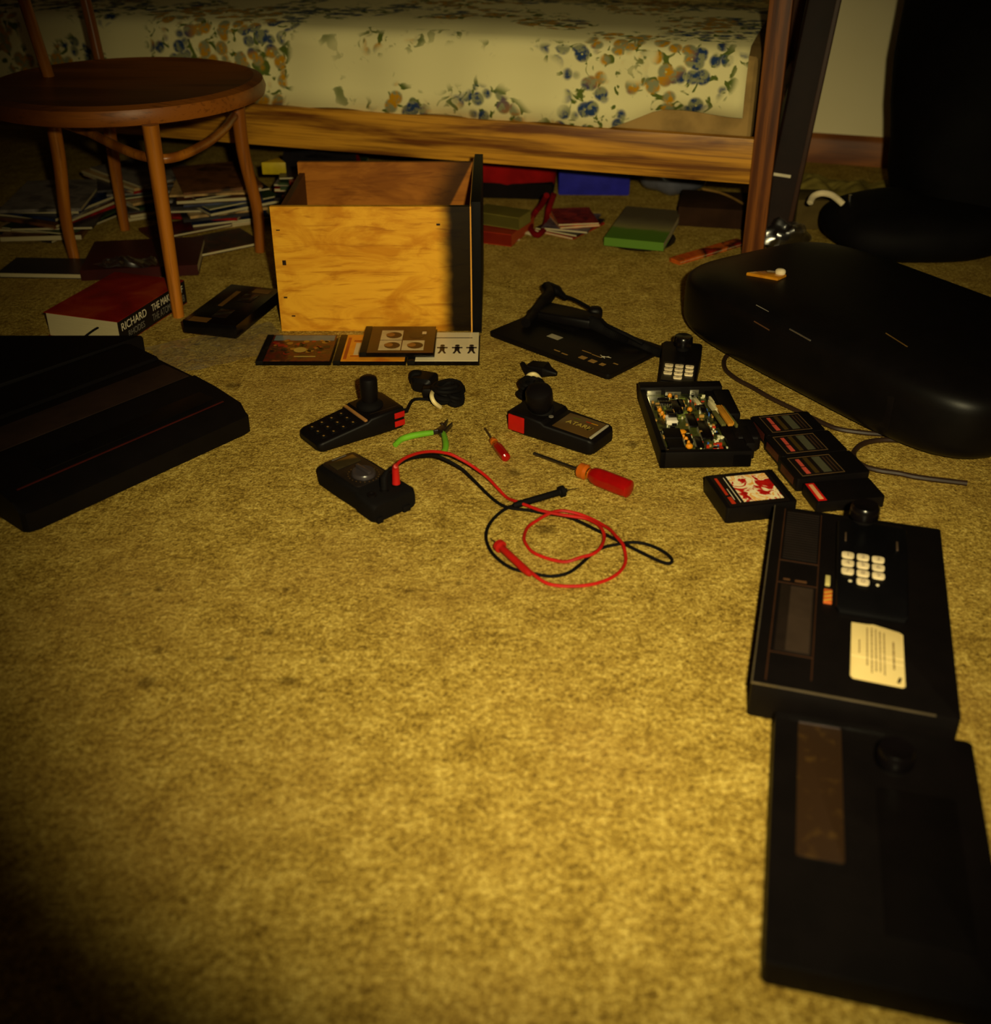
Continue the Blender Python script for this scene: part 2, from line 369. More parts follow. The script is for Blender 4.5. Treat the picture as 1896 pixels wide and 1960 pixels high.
# ------------------------------------------------------------------ wooden drawer
W, D, H = .372, .330, .250
dl = G(541, 634); dr = thing('wooden_drawer', 'plywood drawer with black painted front standing behind the CD cases', 'drawer', (dl.x - .002, dl.y, 0), 0)
def ply(name, kind):
    k = NT(name)
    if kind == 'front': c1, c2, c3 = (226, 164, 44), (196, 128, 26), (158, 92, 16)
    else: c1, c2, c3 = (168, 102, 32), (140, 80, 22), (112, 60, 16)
    fig = k.noise(7, 4, .6, k.co((1, 1, 2.2)), 1.6); gr = k.noise(26, 3, .6, k.co((.5, 1, 4)), .8)
    col = k.mix(k.sm(fig, .38, .66), L(c1), L(c2)); col = k.mix(k.math('MULTIPLY', k.sm(gr, .5, .72), .6), col, L(c3))
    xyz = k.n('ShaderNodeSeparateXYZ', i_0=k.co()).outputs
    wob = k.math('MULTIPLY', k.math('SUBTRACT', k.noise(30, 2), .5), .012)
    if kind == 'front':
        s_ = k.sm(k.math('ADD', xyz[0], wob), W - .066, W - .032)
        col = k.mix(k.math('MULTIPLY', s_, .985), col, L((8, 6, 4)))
        nk = k.n('ShaderNodeTexVoronoi', i_Vector=k.co((1, 1, .6)), i_Scale=11.); col = k.mix(k.math('MULTIPLY', k.sm(nk.outputs['Distance'], .075, .04), k.sm(k.noise(5, 1, .5, k.co(loc=(4, 2, 1))), .52, .6)), col, L((70, 40, 10)))
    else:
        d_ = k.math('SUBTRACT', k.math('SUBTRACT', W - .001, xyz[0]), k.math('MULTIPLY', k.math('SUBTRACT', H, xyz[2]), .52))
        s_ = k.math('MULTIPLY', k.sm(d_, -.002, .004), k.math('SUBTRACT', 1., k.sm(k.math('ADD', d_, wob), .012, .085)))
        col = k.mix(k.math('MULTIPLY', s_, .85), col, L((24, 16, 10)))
    k.bump(gr, .2, .0006); k.set(Base_Color=col, Roughness=.6, Specular_IOR_Level=.1); return k.m
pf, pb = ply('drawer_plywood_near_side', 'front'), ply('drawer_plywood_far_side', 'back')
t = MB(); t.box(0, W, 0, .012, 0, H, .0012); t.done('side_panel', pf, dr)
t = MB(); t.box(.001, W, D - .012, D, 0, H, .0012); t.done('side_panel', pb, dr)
t = MB(); t.box(.004, .016, .0125, D - .0125, 0, H - .022, .0012); t.done('back_panel', wood('drawer_back_wood', (92, 50, 18), (64, 32, 12), 'y'), dr)
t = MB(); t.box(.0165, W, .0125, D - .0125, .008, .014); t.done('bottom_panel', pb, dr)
t = MB(); t.box(W + .0005, W + .003, -.010, D + .012, 0, H + .003); t.done('drawer_front_edge', wood('raw_edge_wood', (226, 160, 60), (190, 122, 40), 'z'), dr)
t = MB(); t.box(W + .0032, W + .021, -.010, D + .012, 0, H + .012, .0015); t.done('drawer_front', plastic('black_paint', (9, 6, 6), .6, .1), dr)
for (x, z, a) in ((.313, .215, .3), (.012, .205, 0), (.018, .137, 1.3), (.014, .07, .2), (.026, .032, .1)): t = MB(); t.box(x - .0035, x + .0035, -.0005, 0, z - .001, z + .001 + a * .006); t.done('nail_mark', plastic('nail_stain', (40, 22, 8)), dr)

# ------------------------------------------------------------------ CD cases
CLR = clear('clear_case_plastic', (.985, .985, .97), rough=.10, edge=.10)
def cdcase(label, x0, x1, y0, y1, z0, art, bits=None, spine=True, rz=0):
    o = thing('cd_case', label, 'CD case', (x0, y0, z0), rz, 'CD cases lying in front of the drawer'); w_ = x1 - x0; d = y1 - y0
    t = MB(); t.box(0.0005, w_ - .0005, .0005, d - .0005, .0004, .0010); t.box(.0005, .0016, .002, d - .002, .001, .0065); t.done('tray', BLK, o)
    if spine: t = MB(); t.box(.0012, .0135, .002, d - .002, .0012, .0088, .0008); t.done('spine_tray', RUB, o)
    t = MB(); t.box(.0145, w_ - .003, .003, d - .003, .0076, .0084); t.done('booklet', art, o)
    if bits: bits(o, w_, d)
    t = MB(); t.box(0, w_, 0, d, 0, .0099, .0009)
    for i in range(4): t.box(.02 + i * .03, .026 + i * .03, -.0006, .0002, .003, .0065)
    t.done('clear_shell', CLR, o); return o
def bits1(o, w_, d):
    rnd = random.Random(3)
    t = MB(); t.box(.018, w_ - .006, d - .030, d - .006, .0085, .0087); t.done('printed_sky', plastic('dull_blue_print', (104, 120, 128)), o)
    for k_, (c, nm) in enumerate((((150, 34, 14), 'printed_red_shapes'), ((160, 112, 36), 'printed_tan_shapes'), ((26, 14, 16), 'printed_dark_shapes'))):
        for i in range(13): t = MB(); x = rnd.uniform(.02, w_ - .014); y = rnd.uniform(.035, d - .03); r = rnd.uniform(.003, .007); t.cyl((x, y, .0087 + k_ * .0001), r, .0001, 10); t.done(nm[:-1], plastic(nm, c, .5), o)
        t = MB()
        if k_ == 1: t.cyl((.075, .052, .009), .012, .0001, 20); t.box(.068, .108, .02, .024, .0088, .009); t.done('printed_pale_emblem', plastic('dull_gold_print', (176, 150, 70)), o)
def bits2(o, w_, d):
    t = MB(); t.box(.035, .075, .03, .085, .0085, .0087); t.done('printed_pale_panel', plastic('pale_print', (222, 196, 150)), o)
    t = MB(); t.box(.03, .06, .022, .026, .0088, .009); t.box(.03, .09, .09, .097, .0088, .009); t.box(.018, .024, .01, .11, .0088, .009); t.done('printed_red_bars', plastic('rust_print', (176, 70, 22)), o)
def bits3(o, w_, d):
    for (nm, c, s_) in (('printed_pale_squares', (206, 186, 140), 0), ('printed_dark_blobs', (58, 32, 16), 1), ('printed_tan_blobs', (150, 96, 40), 2)):
        for (x, y) in ((.055, .036), (.098, .036), (.055, .084), (.098, .084)):
            t = MB()
            if s_ == 0 and y < .05 or (s_ == 0 and x < .06): t.box(x - .0205, x + .0205, y - .0225, y + .0225, .0085, .0087)
            if s_ == 1: t.cyl((x + .004, y - .001, .0088), .015, .0001, 14)
            if s_ == 2 and not (x > .09 and y > .05): t.cyl((x - .003, y + .001, .0090), .0085, .0001, 12)
            if len(t.bm.verts): t.done(nm[:-1], plastic(nm, c), o)
    t = MB(); t.box(.112, .120, .088, .100, .0090, .0091); t.done('printed_pale_spot', plastic('pale_print', (222, 196, 150)), o)
def bits4(o, w_, d):
    t = MB()
    for x in (.062, .090, .117):
        t.box(x - .0045, x + .0045, .048, .068, .0085, .0087, rz=.0); t.cyl((x, .073, .0085), .0045, .0002, 10)
        t.box(x - .010, x + .010, .060, .0655, .0085, .0087); t.box(x - .006, x - .002, .036, .050, .0085, .0087, rz=-.3); t.box(x + .002, x + .006, .036, .050, .0085, .0087, rz=.3)
    t.box(.018, .118, .108, .111, .0085, .0087); t.done('printed_dark_figures', plastic('navy_print', (40, 26, 24)), o)
cdcase('CD case with dark red crowded cover, leftmost in front of the drawer', -.447, -.308, 1.861, 1.988, 0, printed('dark_red_cover', [(30, 12, 14), (92, 22, 12), (48, 24, 14), (120, 60, 20)], 55), bits1)
cdcase('orange CD case half covered by the brown one on top', -.305, -.170, 1.861, 1.988, 0, printed('orange_cover', [(214, 126, 20), (230, 150, 34), (206, 110, 20)], 20), bits2)
cdcase('white CD case with small dark figures beside the drawer front', -.168, -.035, 1.861, 2.000, 0, printed('white_cover', [(238, 222, 184), (224, 206, 164)], 9), bits4)
cdcase('brown CD case with four picture squares lying on two others', -.258, -.118, 1.876, 2.006, .0101, printed('brown_cover', [(52, 26, 14), (72, 34, 16)], 14), bits3)

# ------------------------------------------------------------------ big game console, left
a0, ang, ln = fr((487, 828), (170, 975))
fc = thing('game_console', 'large black game console with broad ridged top lying at the left', 'game console', a0, ang)
# local x runs along the near edge to the left, local y (negative side) runs back
SB = plastic('brushed_dark_band', (40, 26, 20), .5, .25)
t = MB(); prof = [(0, .034), (.03, .046), (.10, .056), (.16, .060), (.165, .0565), (.27, .060), (.275, .064), (.36, .066), (.40, .056)]
rows = []
for (x, in_) in ((0, .012), (.006, .003), (.02, 0), (.38, 0), (.395, .004), (.40, .012)):
    row = [(x, -in_, .004)] + [(x, -y if i else -in_, z if 0 < i < 8 or True else z) for i, (y, z) in enumerate(prof)] + [(x, -.40 + in_, .004)]
    row[1] = (x, -in_, .034 - (.01 if x < .005 else 0)); rows.append(row)
t.loft(rows); t.done('console_body', BLK, fc, 25)
fc.scale = (1, .91, 1); inv = (Matrix.Translation(a0) @ Matrix.Rotation(ang, 4, 'Z') @ Matrix.Diagonal((1, .91, 1, 1))).inverted()
t = MB(); t.prism([(lambda q: (q.x, q.y))(inv @ Vector(p)) for p in ((-.640, 1.852, 0), (-.96, 1.852, 0), (-1.02, 1.66, 0), (-.874, 1.585, 0))], .004, .066, .006); t.done('rear_section', BLK, fc)
t = MB(); t.box(.006, .394, -.268, -.168, .0575, .0592, .0006); t.done('top_band', SB, fc)
t = MB(); t.box(.02, .38, -.052, -.049, .0495, .0505); t.done('groove_line', plastic('dark_red_line', (70, 20, 14)), fc)
t = MB(); t.box(.03, .33, -.120, -.06, .0545, .0562, .0004); t.done('storage_lid', plastic('black_panel', (9, 6, 6), .4, .2), fc)
for (x, y) in ((.03, -.03), (.37, -.03), (.03, -.37), (.37, -.37)): t = MB(); t.cyl((x, y, 0), .009, .0045, 12); t.done('rubber_foot', RUB, fc)

# ------------------------------------------------------------------ red book and neighbours, left
a0, ang, ln = fr((234, 620), (352, 545), .05)
def book(name, label, cat, loc, rz, w_, d, th, cover, pages=PAGE, spine='x0', group=None, z=0., cov=.0012, spinem=None, over=.003):
    o = thing(name, label, cat, (loc[0], loc[1], z), rz, group)
    t = MB(); e = over
    t.box(e, w_ - e, e, d - e, cov, th - cov); t.done('pages', pages, o)
    t = MB(); t.box(0, w_, 0, d, 0, cov); t.box(0, w_, 0, d, th - cov, th); t.done('cover', cover, o)
    sm_ = spinem or cover; t = MB()
    if spine == 'x0': t.box(0, cov, 0, d, cov, th - cov)
    elif spine == 'y0': t.box(0, w_, 0, cov, cov, th - cov)
    elif spine == 'x1': t.box(w_ - cov, w_, 0, d, cov, th - cov)
    else: t.box(0, w_, d - cov, d, cov, th - cov)
    t.done('spine', sm_, o); return o
REDC = printed('dark_red_book_cover', [(96, 12, 8), (128, 16, 10), (150, 50, 16)], 12)
SPB = plastic('black_book_spine', (18, 13, 13), .5)
bk = book('book', 'thick red paperback with black lettered spine under the chair leg', 'book', a0 + Vector((-.012, .010, -.05)), ang, .235, .165, .05, REDC, spine='y0', spinem=SPB)
R90 = (PI / 2, 0, 0)
text('spine_lettering', 'RICHARD', .022, WHT, bk, (.050, -.0004, .034), rot=R90, sx=.9)
text('spine_lettering', 'RHODES', .018, GREY, bk, (.054, -.0004, .014), rot=R90, sx=.8)
text('spine_lettering', 'THE MAKING OF', .021, WHT, bk, (.168, -.0004, .034), rot=R90, sx=.72)
text('spine_lettering', 'THE ATOMIC BOMB', .021, GREY, bk, (.168, -.0004, .014), rot=R90, sx=.63)
b0 = G(196, 522, .03); book('book', 'dark maroon book lying flat behind the red paperback', 'book', (b0.x - .06, b0.y + .03, 0), .15, .25, .20, .024, printed('maroon_cover', [(46, 12, 10), (60, 16, 12)], 10), spine='y0', over=.002)
t = MB(); t.sheet(.13, .05, 22, .022, 30, 4, droop=.7); p = t.done('plastic_wrap', clear('crumpled_clear_film', (.7, .7, .7), .30, .62)); p.location = G(243, 505, .0245) ; p.rotation_euler = (0, 0, -.1)
tag(p, 'crumpled clear plastic wrap shining on the maroon book', 'plastic wrap')
b0 = G(172, 530); book('magazine', 'thin magazine with cream edge behind the large black console', 'magazine', (b0.x - .2, b0.y - .005, 0), -.05, .225, .1, .012, printed('dark_grey_cover', [(40, 34, 34), (52, 44, 40)], 10), spine='x0')
k_ = [G(x, y, z) for x, y, z in ((150, 655, .004), (168, 640, .02), (186, 628, .03), (205, 622, .034), (225, 628, .03), (245, 637, .012), (262, 650, .004))]
t = MB(); t.tube(smooth(k_, 6), .0022, 8); tag(t.done('cord_loop', RUB), 'thin black cord loop between the red book and the big console', 'cord')

# ------------------------------------------------------------------ magazines
ORD = ['bottom', 'second', 'third', 'fourth', 'fifth', 'sixth', 'seventh', 'eighth', 'ninth', 'tenth', 'eleventh', 'twelfth', 'thirteenth', 'fourteenth', 'fifteenth', 'sixteenth']
COLS = [('black', (24, 20, 22)), ('dark blue', (26, 30, 52)), ('dark red', (92, 16, 12)), ('brown', (70, 44, 24)), ('grey', (82, 76, 70)), ('dark green', (34, 44, 26)), ('charcoal', (38, 34, 36)), ('tan', (120, 96, 60))]
def stack(nm, cx, cy, n, base, spread, group, seed, zt=(.0035, .008), w_=.19, d=.255):
    r = random.Random(seed); z = 0
    for i in range(n):
        cn, cc_ = COLS[r.randrange(len(COLS))]; th = r.uniform(*zt)
        if r.random() < .15: th *= 1.8
        rz = base + r.uniform(-spread, spread); dx, dy = r.uniform(-.018, .018), r.uniform(-.018, .012)
        m = printed('%s_magazine_cover' % cn.replace(' ', '_'), [cc_, tuple(min(255, int(v * 1.6)) for v in cc_), tuple(int(v * .7) for v in cc_)], 16, .35)
        loc = Vector((cx + dx, cy + dy, 0)) + Matrix.Rotation(rz, 3, 'Z') @ Vector((-w_ / 2, -d / 2, 0))
        book('magazine', '%s magazine, %s from the carpet in the %s' % (cn, ORD[i], nm), 'magazine', loc, rz, w_, d, th, m, spine=r.choice(['y0', 'x1', 'y0', 'x1', 'y0']), group=group, z=z, cov=.0006, over=.001)
        z += th + .0004
c0 = G(395, 452); stack('stack between the chair legs', c0.x, c0.y + .18, 16, .28, .42, 'magazines stacked between the chair legs', 11)
c0 = G(545, 446); stack('stack beside the drawer', c0.x + .075, c0.y + .19, 16, .22, .3, 'magazines stacked beside the drawer', 5, (.004, .010))
c0 = G(275, 440); stack('stack behind the front chair leg', c0.x - .05, c0.y + .22, 13, .5, .35, 'magazines stacked behind the front chair leg', 23)
c0 = G(160, 470); stack('stack at the far left', c0.x - .10, c0.y + .16, 11, -.2, .3, 'magazines stacked at the far left', 31)
p = G(348, 500); book('magazine', 'dark magazine lying alone on the carpet right of the front chair leg', 'magazine', (p.x, p.y, 0), .62, .20, .13, .008, printed('alone_cover', [(60, 26, 14), (34, 20, 16), (84, 40, 20)], 22), spine='x0')
p = G(372, 474); book('magazine', 'red and black magazine under the stack between the chair legs', 'magazine', (p.x - .1, p.y + .02, .0082), .62, .2, .1, .007, printed('alone_cover_two', [(90, 18, 12), (30, 18, 18)], 22), spine='x0', z=.0085)
t = MB(); t.prism([(-.03, -.02), (.03, -.02), (.004, .03)], 0, .03, .002)
p = t.done('toy_block', plastic('yellow_block', (196, 168, 20))); p.location = G(528, 330, .118); tag(p, 'small yellow pointed piece on the magazines beside the drawer', 'toy')
p.location = G(528, 330, .118)

# ------------------------------------------------------------------ videocassette and plastic
a0, ang, ln = fr((352, 636), (452, 560), .024)
vt = thing('videocassette', 'black videocassette with tan labels lying left of the drawer', 'videocassette', a0, ang)
t = MB(); t.box(0, .200, -.112, 0, 0, .025, .002); t.done('cassette_shell', BLK2, vt)
t = MB(); t.box(.085, .165, -.040, -.030, .0251, .0256); t.box(.168, .186, -.098, -.062, .0251, .0256); t.box(.002, .022, -.05, -.012, .0251, .0256); t.done('label', plastic('tan_label', (112, 76, 30)), vt)
for (x0, x1, y0, y1) in ((.03, .07, -.075, -.045), (.115, .155, -.085, -.055)): t = MB(); t.box(x0, x1, y0, y1, .0251, .0258, .0003); t.done('reel_window', plastic('smoked_window', (34, 24, 18), .15, .5, 0), vt)
t = MB(); t.sheet(.25, .15, 34, .014, 22, 2, droop=.9); p = t.done('plastic_bag', clear('thin_clear_film', (.95, .94, .90), .42, .72)); p.location = G(425, 665); p.rotation_euler = (0, 0, .55)
tag(p, 'crumpled clear plastic bag under the front of the videocassette', 'plastic bag')

# ------------------------------------------------------------------ flat black console, centre
a0, ang, ln = fr((935, 634), (1163, 718), .012)
fb = thing('console_shell', 'flat black console shell with silver sticker right of the drawer', 'console shell', (a0.x, a0.y, 0), ang)
t = MB(); t.prism(rrect(0, .294, 0, .172, .008), 0.002, .012, .002); t.done('shell', BLK, fb)
t = MB()
for i in range(9): t.box(.02, .12, .11 + i * .006, .1125 + i * .006, .012, .0132)
t.done('vent_ribs', BLK, fb)
t = MB(); t.box(.098, .126, .058, .074, .0121, .0125); t.done('silver_sticker', plastic('silver_print', (150, 140, 116), .35), fb)
t = MB()
for (x, y, a, b) in ((.205, .022, .014, .012), (.228, .022, .014, .012), (.252, .024, .010, .010), (.150, .018, .014, .003), (.170, .016, .014, .003), (.19, .052, .022, .002), (.215, .05, .022, .002), (.268, .046, .010, .003)): t.box(x, x + a, y, y + b, .0121, .0124)
t.done('printed_marks', TANP, fb)
t = MB()
for (x, y, a) in ((.240, .058, .9), (.243, .060, .3), (.236, .056, -.4)): t.box(x - .008, x + .008, y - .0005, y + .0005, .0122, .0125, rz=a)
t.done('scratches', WHT, fb)
t = MB()
for (x, y) in ((.02, .02), (.268, .02), (.02, .15), (.268, .15)): t.cyl((x, y, 0), .007, .0025, 12)
t.done('feet', RUB, fb)
# joystick controller lying on the shell's far edge, with its cord
def P3(L_): return [G(x, y, z) for (x, y, z) in L_]
dcn = thing('paddle_controller', 'black hand controller with round knob lying on the far edge of the flat console shell', 'game controller', G(1085, 612, .013))
base0 = dcn.location.copy()
def loc(L_): return [p - base0 for p in P3(L_)]
t = MB(); t.tube(smooth(loc([(1006, 618, .022), (1022, 600, .024), (1040, 578, .03), (1052, 562, .035), (1046, 549, .038)]), 6), [.010] * 6 + [.0115] * 6 + [.013] * 6 + [.012] * 7, 12)
t.tube(smooth(loc([(1046, 549, .038), (1066, 558, .036), (1084, 572, .03)]), 6), [.012] * 7 + [.009, .008, .007, .006, .005, .004], 12)
t.done('grip', BLK, dcn)
t = MB(); t.body([(-.075, -.030, .022, .002, .012), (-.068, -.036, .028, 0, .016), (.0, -.034, .026, 0, .020), (.062, -.024, .022, 0, .022), (.072, -.018, .016, .002, .016)], Matrix.Rotation(ang + .12, 4, 'Z') @ Matrix.Translation((0, 0, 0)), .006); t.done('controller_body', BLK, dcn)
t = MB(); t.tube(smooth(loc([(1078, 566, .034), (1100, 574, .034), (1122, 586, .034), (1138, 596, .034)]), 5), .0036, 10); t.done('neck', RUB, dcn)
t = MB(); t.sup(.015, .013, .014, .7, .8, 20, 12, M=Matrix.Translation(loc([(1138, 612, .014)])[0])); t.done('knob', BLK, dcn)

# ------------------------------------------------------------------ keypad controllers
def keypad(o, x0, y0, kw, kh, gx, gy, z, m=CREAM):
    i = 0
    for r_ in range(4):
        for c in range(3):
            if r_ == 3 and c != 1: continue
            cx, cy = x0 + c * gx, y0 - r_ * gy; i += 1
            t = MB(); t.prism(rrect(cx - kw / 2, cx + kw / 2, cy - kh / 2, cy + kh / 2, min(kw, kh) * .3, 3), z, z + .0022, .0004); k2 = t.done('key', m, o)
            g = text('digit', '123456789 0'[r_ * 3 + c] if r_ < 3 else '0', kh * .8, plastic('faint_digit', (150, 130, 112)), k2, (cx, cy, z + .0024))
def knob(o, x, y, z, r=.017, rz=0):
    t = MB(); t.cyl((x, y, z), r * .7, .008, 24); t.done('knob_stem', RUB, o)
    t = MB(); t.lathe([(r * .75, 0), (r * .98, .002), (r, .006), (r * .97, .016), (r * .86, .019), (r * .7, .0185), (.001, .0175)], Matrix.Translation((x, y, z + .007)), 36); t.done('knob', BLK2, o)
a0, ang, ln = fr((1254, 732), (1330, 742), .03)
kc = thing('keypad_controller', 'black hand controller with white number keys behind the open circuit box', 'game controller', (a0.x + .001, a0.y + .004, 0), -.205)
t = MB(); M90 = Matrix.Rotation(PI / 2, 4, 'Z')
t.body([(0, -.064, -.008, .002, .026), (.004, -.068, -.004, 0, .030), (.09, -.070, -.002, 0, .032), (.125, -.072, 0, 0, .034), (.165, -.072, 0, 0, .036), (.172, -.069, -.003, .002, .032)], M90); t.done('controller_body', BLK, kc)
t = MB(); t.prism(rrect(.008, .064, .004, .080, .004), .0318, .0326); t.done('keypad_plate', plastic('black_keypad_plate', (20, 16, 18), .3, .3), kc)
keypad(kc, .018, .064, .0150, .0105, .018, .0162, .0326)
knob(kc, .037, .138, .034, .0175)
cdp = [(1264, 676, .014), (1248, 671, .013), (1228, 663, .012), (1205, 653, .014), (1182, 643, .022), (1160, 632, .024), (1142, 622, .026), (1130, 616, .026)]
t = MB(); cs = smooth(P3(cdp), 40); rad = []
for i, p in enumerate(cs): rad.append((.0075 + .0045 * i / len(cs)) + .0012 * math.sin(i * 1.55))
t.tube(cs, rad, 10); cord = t.done('coiled_cord', RUB); tag(cord, 'black coiled cord from the keypad controller to the flat console shell', 'cord')
t = MB(); t.tube(smooth(P3([(1150, 612, .036), (1160, 622, .036), (1180, 632, .036), (1205, 644, .030), (1230, 658, .022)]), 8), .004, 8)
tag(t.done('straight_cord', RUB), 'straight black cord running beside the coiled cord over the flat shell', 'cord')

# ------------------------------------------------------------------ open circuit box
a0, ang, ln = fr((1251, 872), (1395, 858), .035)
BOXR = .09; ob = thing('open_circuit_box', 'open black case showing a green circuit board, in front of the keypad controller', 'electronics', (.2475, 1.480, 0), .035); ob.scale = (.89, .83, 1)
t = MB(); bw, bl, hz = .158, .292, .030
t.box(.004, bw - .004, .004, bl - .004, 0.002, .006); t.box(0, .010, 0, bl, .002, hz, .0015); t.box(bw - .034, bw, .0, bl, .002, hz - .004, .002)
t.box(0, bw, 0, .012, .002, hz, .0015); t.box(0, bw, bl - .028, bl, .002, hz + .004, .002); t.box(bw - .02, bw + .012, bl * .52, bl - .03, .002, hz, .003); t.box(bw - .004, bw + .012, .03, .10, .002, .03, .002)
t.done('case', BLK, ob)
pc = NT('circuit_board'); vo = pc.n('ShaderNodeTexBrick', i_Vector=pc.co((1, 1, 0)), i_Scale=160., i_Color1=L((48, 60, 22)), i_Color2=L((30, 42, 16)), i_Mortar=L((96, 92, 34)), i_Mortar_Size=.03)
pc.set(Base_Color=pc.mix(pc.sm(pc.noise(60, 3), .45, .62), vo.outputs[0], L((24, 26, 12))), Roughness=.35, Specular_IOR_Level=.5)
t = MB(); t.box(.011, bw - .035, .0125, bl - .029, .019, .0208); pcb = t.done('circuit_board', pc.m, ob)
pz = .0209
def chip(x, y, lx, ly, n, lg=''):
    t = MB(); t.box(x - lx / 2, x + lx / 2, y - ly / 2, y + ly / 2, pz + .001, pz + .0045, .0003); k3 = t.done('chip', BLK2, pcb)
    t = MB(); 
    for i in range(n):
        f = (i + .5) / n - .5
        if ly > lx:
            for s_ in (-1, 1): t.box(x + s_ * lx / 2 - .001, x + s_ * lx / 2 + .001, y + f * ly - .0004, y + f * ly + .0004, pz, pz + .003)
        else:
            for s_ in (-1, 1): t.box(x + f * lx - .0004, x + f * lx + .0004, y + s_ * ly / 2 - .001, y + s_ * ly / 2 + .001, pz, pz + .003)
    t.done('chip_legs', metal('tin', (200, 190, 160), .35), pcb)
for c in ((.060, .20, .016, .055, 14), (.078, .14, .016, .052, 14), (.070, .215, .012, .03, 8), (.094, .10, .020, .070, 20), (.040, .235, .022, .009, 7), (.042, .218, .022, .009, 7), (.058, .075, .014, .05, 12), (.108, .19, .010, .03, 8), (.075, .05, .012, .04, 10)): chip(*c)
def blocks(nm, m, L_, par=None):
    t = MB()
    for b in L_: t.box(*b[:6], .0005, rz=b[6] if len(b) > 6 else 0)
    return t.done(nm, m, par or ob)
blocks('relay_block', BLK, [(.018, .048, .06, .098, pz, pz + .008), (.018, .046, .022, .058, pz, pz + .007)])
blocks('white_connector', plastic('white_connector_plastic', (240, 228, 206), .4), [(.030, .050, .128, .142, pz, pz + .008), (.031, .040, .142, .158, pz, pz + .006)])
blocks('black_switch', BLK2, [(.034, .048, .158, .170, pz, pz + .010), (.036, .050, .142, .150, pz, pz + .012)])
blocks('cable_sleeve', plastic('cream_sleeve', (214, 200, 150), .5), [(.118, .126, .150, .19, .030, .040, .15), (.098, .106, .205, .232, .018, .026, .15), (.123, .127, .19, .215, .030, .036, .1)])
blocks('ribbon_cable', plastic('tan_ribbon', (196, 132, 34), .5), [(.128, .137, .085, .165, .036, .0405, .1), (.138, .140, .09, .165, .036, .041, .1)])
blocks('ribbon_cable', plastic('olive_ribbon', (96, 92, 44), .5), [(.118, .126, .09, .148, .034, .038, .12), (.141, .145, .085, .165, .033, .039, .12)])
blocks('metal_strip', metal('bright_tin', (220, 214, 190), .3), [(.013, .040, bl - .034, bl - .0295, pz, .030), (.048, .078, bl - .034, bl - .0295, pz, .027), (.095, .112, bl - .034, bl - .0295, pz, .030), (.0125, .0145, .02, .10, pz, .026), (.0125, .0145, .15, .25, pz, .022), (.014, .05, .013, .0155, pz, .026), (.060, .10, .013, .015, pz, .022)])
rnd = random.Random(12)
for (x, y, r_) in ((.052, .090, .0075), (.055, .035, .0065), (.082, .185, .0050), (.026, .185, .0042), (.028, .170, .004), (.030, .155, .003), (.055, .248, .004), (.054, .062, .004), (.051, .072, .003), (.056, .048, .003)): t = MB(); t.lathe([(r_ * .6, 0), (r_, .002), (r_, .005), (r_ * .6, .0075), (.0005, .008)], Matrix.Translation((x, y, pz)), 16); t.done('disc_capacitor', plastic('amber_component', (214, 134, 20), .35, .5, 0), pcb)
def scatter(nm, m, n, sz, seed, area=(.013, .121, .02, .255), hz_=.005):
    r = random.Random(seed)
    for i in range(n):
        x, y = r.uniform(area[0], area[1]), r.uniform(area[2], area[3]); a, b = r.choice([(sz, sz * .35), (sz * .35, sz), (sz * .5, sz * .5)])
        t = MB(); t.box(x - a / 2, x + a / 2, y - b / 2, y + b / 2, pz, pz + r.uniform(.3, 1) * hz_); t.done(nm[:-1], m, pcb)
scatter('tan_resistors', plastic('tan_resistor', (170, 128, 60)), 34, .009, 1); scatter('pale_components', plastic('pale_component', (206, 200, 160)), 26, .006, 2)
scatter('red_components', plastic('red_component', (176, 44, 14)), 12, .006, 3); scatter('black_components', BLK2, 40, .009, 4, hz_=.007)
scatter('pale_components', plastic('pale_component', (206, 200, 160)), 16, .009, 8, (.098, .122, .02, .13)); scatter('blue_components', plastic('blue_component', (50, 90, 170)), 5, .006, 6, (.09, .12, .02, .22))
scatter('red_components', plastic('red_component', (176, 44, 14)), 7, .010, 9, (.085, .12, .018, .05)); scatter('green_components', plastic('green_component', (110, 120, 50)), 16, .012, 10, (.03, .08, .15, .25), .003)
t = MB(); t.body([(.0, .03, .10, .003, .027), (.004, .026, .104, .001, .029), (.040, .026, .104, .001, .029), (.046, .030, .100, .003, .027)], Matrix.Translation((bw + .0125, .035, 0)))
ctd = t.done('plugged_cartridge', BLK); ctd.scale = (.85, .83, 1); ctd.location = ob.location + Vector((-.018, -.004, 0)); ctd.rotation_euler = ob.rotation_euler; tag(ctd, 'plain black cartridge plugged into the right side of the open circuit box', 'cartridge')

